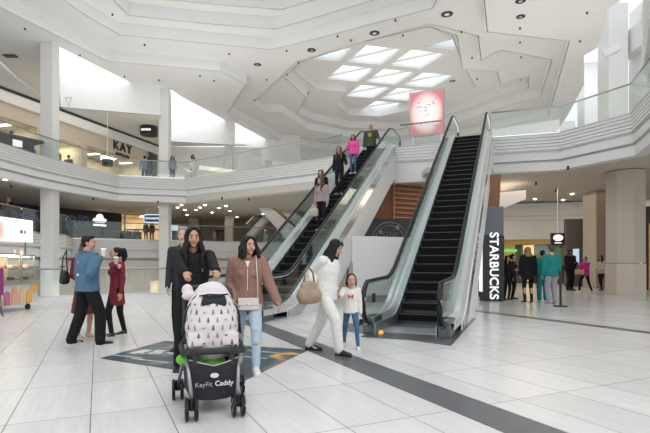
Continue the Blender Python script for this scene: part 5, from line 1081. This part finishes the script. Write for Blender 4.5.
I = person('woman in a maroon knit dress and black leggings holding a paper cup', pr_, -38, 1.50, TAN, ('knit_dress_top', MAR), bottom=('black_leggings', BLKC), skirt=(.56, .165, MAR), hair=('curlytail', HBLK), shoes=SHOEB, vox=V1 + .001, footw=[gp(110, 338), gp(123, 335)], handw=[cw + Vector((.03, .05, -.05)), None], look=(0, -22, 0), curl=(.65, .3), hem=.84)
bm = B()
for s in (-1, 1): tube(bm, [I['Hd'](s * .032 + .024 * math.cos(a), -.102, .002 + .018 * math.sin(a)) for a in [k * PI / 5 for k in range(10)]], .004, 6, True)
cyl(bm, I['Hd'](-.01, -.102, .004), I['Hd'](.01, -.102, .004), .003, n=6); I['sc'](bm); add('red_glasses', bm, mat('red_frame', (.35, .03, .03), .3), I['root'])
cup(cw + Vector((0, 0, .02)), 'pale pink paper cup held by the woman in the maroon dress', (.62, .45, .40))
# ------------------------------------------------ people riding down the left escalator
dyq = .2 / TN
def ride(u, vt, hgt):
    best = None; e = E; p = PP
    for kk in range(1, 34):
        t = T1 - .2 + (kk + .5) * dyq; z = .02 + kk * .2
        for li in range(-14, 15):
            l = li * .025; x = OL[0] + p.x * l + e.x * t; y = OL[1] + p.y * l + e.y * t
            uu = CX + F * x / y; vv = HZ - (z + hgt - CAMH) * F / y; c = (uu - u) ** 2 + (vv - vt) ** 2
            if best is None or c < best[0]: best = (c, Vector((x, y, z)))
    return best[1]
rzE = -22
def esc_person(label, u, vt, hgt, **kw): return person(label, ride(u, vt, hgt), rzE + kw.pop('turn', 0), hgt, vox=kw.pop('vox', .011), feet=[(-.09, 0.02, 0), (.09, -.02, 0)], **kw)
I = esc_person('woman in a mauve jumper with a pale handbag, lowest rider on the escalator', 321.5, 179.5, 1.62, turn=-6, skinm=LIGHT, top=('mauve_jumper', cloth('mauve_knit', (.33, .26, .27))), toploose=.03, bottom=('black_trousers', BLKC), hair=('wavy', HBRN), shoes=SHOEB, look=(12, -18, 0), hem=.92)
q = wpos(I, I['arms'][0][2]) ; hb3 = empty('pale_handbag', q + Vector((-.03, -.04, -.22)), math.radians(-22), 'pale grey handbag hanging from the arm of the lowest escalator rider', 'handbag')
bm = B(); box(bm, (0, 0, -.06), (.30, .14, .26), bev=.05); add('bag_body', bm, mat('stone_leather', (.42, .38, .33), .5, var=.15), hb3, True); bm = B(); tube(bm, [(-.09, 0, .06), (-.06, 0, .2), (.06, 0, .2), (.09, 0, .06)], .012, 6); add('strap', bm, mat('stone_leather', (.42, .38, .33), .5), hb3, True)
esc_person('woman in a black jacket with long brown hair just behind the mauve jumper', 321.5, 169.5, 1.58, skinm=TAN, top=('black_jacket', BLKC), bottom=('black_trousers', BLKC), hair=('long', HBRN), shoes=SHOEB, look=(5, 0, 0), toploose=.02)
I = esc_person('woman all in black with sunglasses on the escalator', 339.5, 148.5, 1.68, skinm=LIGHT, top=('black_top', BLKC), bottom=('black_trousers', BLKC), hair=('long', HBRN), shoes=SHOEB, toploose=.01, hands=[None, (.30, -.2, 1.0)])
bm = B(); cyl(bm, I['Hd'](-.05, -.09, .005), I['Hd'](.05, -.09, .005), .018, n=8); I['sc'](bm); add('sunglasses', bm, BLACK, I['root'])
esc_person('person in a bright pink hoodie and blue jeans on the escalator', 353, 133.5, 1.50, skinm=MID, top=('pink_hoodie', cloth('hot_pink', (.72, .09, .34))), bottom=('blue_jeans', cloth('mid_denim', (.07, .12, .22))), hair=('bob', HBRN), shoes=SHOEW, hood=True, toploose=.035, hands=[(-.32, -.15, 1.05), None])
I = esc_person('bald man in a green shirt with a yellow print atop the escalator', 371, 124.5, 1.74, skinm=MID, top=('green_shirt', cloth('olive_cloth', (.055, .075, .045))), bottom=('black_trousers', BLKC), hair=('bald', HBLK), shoes=SHOEB, male=True, toploose=.03, hands=[None, (.34, -.2, 1.05)], heavy=.015)
bm = B(); tube(bm, [I['U'](.05 * math.cos(a), -.165, 1.24 + .05 * math.sin(a)) for a in [k * PI / 6 for k in range(12)]], .018, 8, True); I['sc'](bm); add('yellow_print', bm, mat('yellow_print', (.75, .55, .04), .6), I['root'])
# ------------------------------------------------ queue at right
TEALC = cloth('teal_cloth', (.01, .22, .20)); VQ = .012
person('woman with long light brown hair in a black coat seen from behind in the queue', gp(528, 303), 176, 1.70, LIGHT, ('black_coat', BLKC), bottom=('black_trousers', BLKC), hair=('wavy', HBLD), shoes=SHOEB, vox=VQ, toploose=.035, hem=.72, face=False)
bm = B(); bagp = gp(534.5, 303); o = empty('black_handbag', (bagp.x, bagp.y - .1, .72), 0, 'small black handbag at the side of the long-haired woman in the queue', 'handbag'); cap(bm, (0, 0, -.08), (0, 0, .06), (.09, .05), (.08, .04), side=(1, 0, 0)); add('bag_body', bm, BLACK, o, True); bm = B(); tube(bm, [(-.06, 0, .06), (0, 0, .25), (.06, 0, .06)], .01, 6); add('strap', bm, BLACK, o, True)
person('person in full teal scrubs turned away in the queue', gp(542.5, 301), 160, 1.62, MID, ('teal_scrub_top', TEALC), sleeve='short', bottom=('teal_scrub_trousers', TEALC), hair=('short', HBLK), shoes=SHOEB, vox=VQ, male=True, toploose=.04, legw=.03, hands=[(-.2, -.2, 1.05), None], face=False)
person('broad man in a teal shirt and light grey trousers seen from behind', gp(551.5, 304.5), 190, 1.72, LIGHT, ('teal_shirt', cloth('teal_shirt', (.02, .21, .21))), bottom=('grey_trousers', cloth('pale_grey_cloth', (.33, .33, .38))), hair=('short', HBRN), shoes=mat('beige_shoe', (.5, .4, .3), .6), vox=VQ, male=True, toploose=.035, heavy=.015, legw=.02, face=False)
person('tall man dressed all in black standing by the grey partition', gp(570, 290.5), 20, 1.80, DARKSK, ('black_top', BLKC), bottom=('black_trousers', BLKC), hair=('short', HBLK), shoes=SHOEB, solem=SHOEB, vox=VQ, male=True, toploose=.05, heavy=.04, legw=.02, hands=[(-.12, -.25, 1.15), (.12, -.25, 1.15)])
pq = gp(585, 292.5)
person('woman in a magenta top walking left past the beige column', pq, -70, 1.52, TAN, ('magenta_top', cloth('magenta_cloth', (.42, .03, .20))), bottom=('black_trousers', BLKC), hair=('bun', HBRN), shoes=SHOEW, vox=VQ, toploose=.03, heavy=.015, feet=[(-.08, -.28, 0), (.08, .3, 0)], hands=[(-.1, -.35, 1.0), (.1, -.3, 1.0)])
o = empty('brown_paper_bag', yp(579.5, 272, 19.6), 0, 'light brown paper parcel held by the woman in magenta', 'parcel'); bm = B(); box(bm, (0, 0, 0), (.34, .16, .2), bev=.03); add('parcel_body', bm, mat('kraft_paper', (.42, .30, .17), .8), o)
person('woman in a cream jacket leaning beside the thick column', gp(601.5, 291), -75, 1.55, TAN, ('cream_jacket', cloth('cream_cloth', (.52, .46, .38))), bottom=('black_trousers', BLKC), hair=('long', HBLK), shoes=SHOEB, vox=VQ, toploose=.03, hands=[(-.1, -.25, 1.0), (.1, -.25, 1.0)], feet=[(-.1, .1, 0), (.1, -.12, 0)])
person('person in dark clothes with bare arms standing left of the long-haired woman', gp(513, 299.5), 60, 1.52, MID, ('dark_top', cloth('dark_plum', (.03, .02, .025))), sleeve='short', bottom=('black_trousers', BLKC), hair=('ponytail', HBLK), shoes=SHOEB, vox=VQ, hands=[(-.12, -.28, 1.1), (.12, -.28, 1.05)])
person('person in black waiting furthest left beside the sign pillar', gp(507, 300.5), 20, 1.45, TAN, ('black_top', BLKC), bottom=('black_trousers', BLKC), hair=('long', HBLK), shoes=SHOEB, vox=VQ)
# ------------------------------------------------ people on the upper levels
VF = .016
ZU = H - .0
def up(u, vt, hgt, z0):      # standing at level z0 with head top at (u, vt)
    p = zp(u, vt, z0 + hgt); return Vector((p.x, p.y, z0))
person('dark-haired person beyond the railing at the jewellery shop window', up(68.5, 155, 1.70, ZU), 180, 1.70, LIGHT, ('dark_shirt', cloth('dark_shirt', (.03, .03, .03))), bottom=('dark_trousers', BLKC), hair=('short', HBLK), shoes=SHOEB, vox=VF, male=True, face=False)
person('person in grey at the shop window partly behind the tall column', up(58.5, 152.5, 1.68, ZU), 150, 1.68, LIGHT, ('grey_top', cloth('grey_top', (.10, .11, .13))), bottom=('dark_trousers', BLKC), hair=('bob', HBLK), shoes=SHOEB, vox=VF, face=False)
person('woman in black beside the grey-jacketed person below the letter sign', up(149.5, 157, 1.66, ZU), 170, 1.66, TAN, ('black_dress', BLKC), skirt=(.6, .18, BLKC), hair=('bob', HBLK), shoes=SHOEB, vox=VF, face=False)
person('person in a grey blue jacket leaning on the upper railing below the letter sign', up(144.5, 156, 1.70, ZU), 200, 1.70, LIGHT, ('grey_blue_jacket', cloth('grey_blue', (.10, .15, .19))), bottom=('dark_trousers', BLKC), hair=('short', HBLK), shoes=SHOEB, vox=VF, male=True, face=False)
person('woman in grey at the upper railing just right of the second tall column', up(172.5, 156, 1.62, ZU), 30, 1.62, LIGHT, ('grey_coat', cloth('grey_coat', (.2, .22, .24))), bottom=('dark_trousers', BLKC), hair=('bob', HBLK), shoes=SHOEB, vox=VF)
person('woman in a long white coat standing at the upper railing', up(192.5, 155, 1.68, ZU), 60, 1.68, TAN, ('white_coat', WHT), skirt=(.35, .19, WHT), hair=('bob', HBLK), shoes=SHOEB, vox=VF)
person('person behind the dark counter on the upper left', up(11.5, 131.5, 1.72, ZU), 160, 1.72, LIGHT, ('dark_shirt', cloth('dark_shirt', (.03, .03, .03))), bottom=('dark_trousers', BLKC), hair=('short', HBLK), shoes=SHOEB, vox=VF, male=True, face=False)
person('person in a red cap at the walkway railing on the left', up(9, 196.5, 1.72, MZ), -10, 1.72, LIGHT, ('dark_jacket', cloth('dark_maroon', (.05, .015, .02))), bottom=('dark_trousers', BLKC), hair=('short', mat('cap_red', (.22, .08, .08), .8)), shoes=SHOEB, vox=VF, male=True, hands=[None, (.25, -.3, 1.3)])
for (u, lab) in ((146, 'dark figure at the bakery tables nearer the black shopfront'), (152, 'dark figure at the bakery tables nearer the tall column')):
    pp2 = yp(u, 240, 32.3); person(lab, (pp2.x, pp2.y, MZ), 0, 1.35, TAN, ('black_top', BLKC), bottom=('black_trousers', BLKC), hair=('bob', HBLK), shoes=SHOEB, vox=VF)
person('cart vendor in pink with black hair behind the popsicle cart', (-9.15, 12.2, 0), 40, 1.52, LIGHT, ('pink_top', cloth('pink_cloth', (.65, .32, .38))), bottom=('black_trousers', BLKC), hair=('bob', HBLK), shoes=SHOEB, vox=.012)

# turn all lettering into plain meshes
dg = bpy.context.evaluated_depsgraph_get()
for o in [x for x in bpy.data.objects if x.type == 'FONT']:
    me = bpy.data.meshes.new_from_object(o.evaluated_get(dg)); nm = o.name; n = bpy.data.objects.new('tmp', me); COL.objects.link(n); n.parent = o.parent; n.location = o.location; n.rotation_euler = o.rotation_euler
    bpy.data.objects.remove(o); n.name = nm
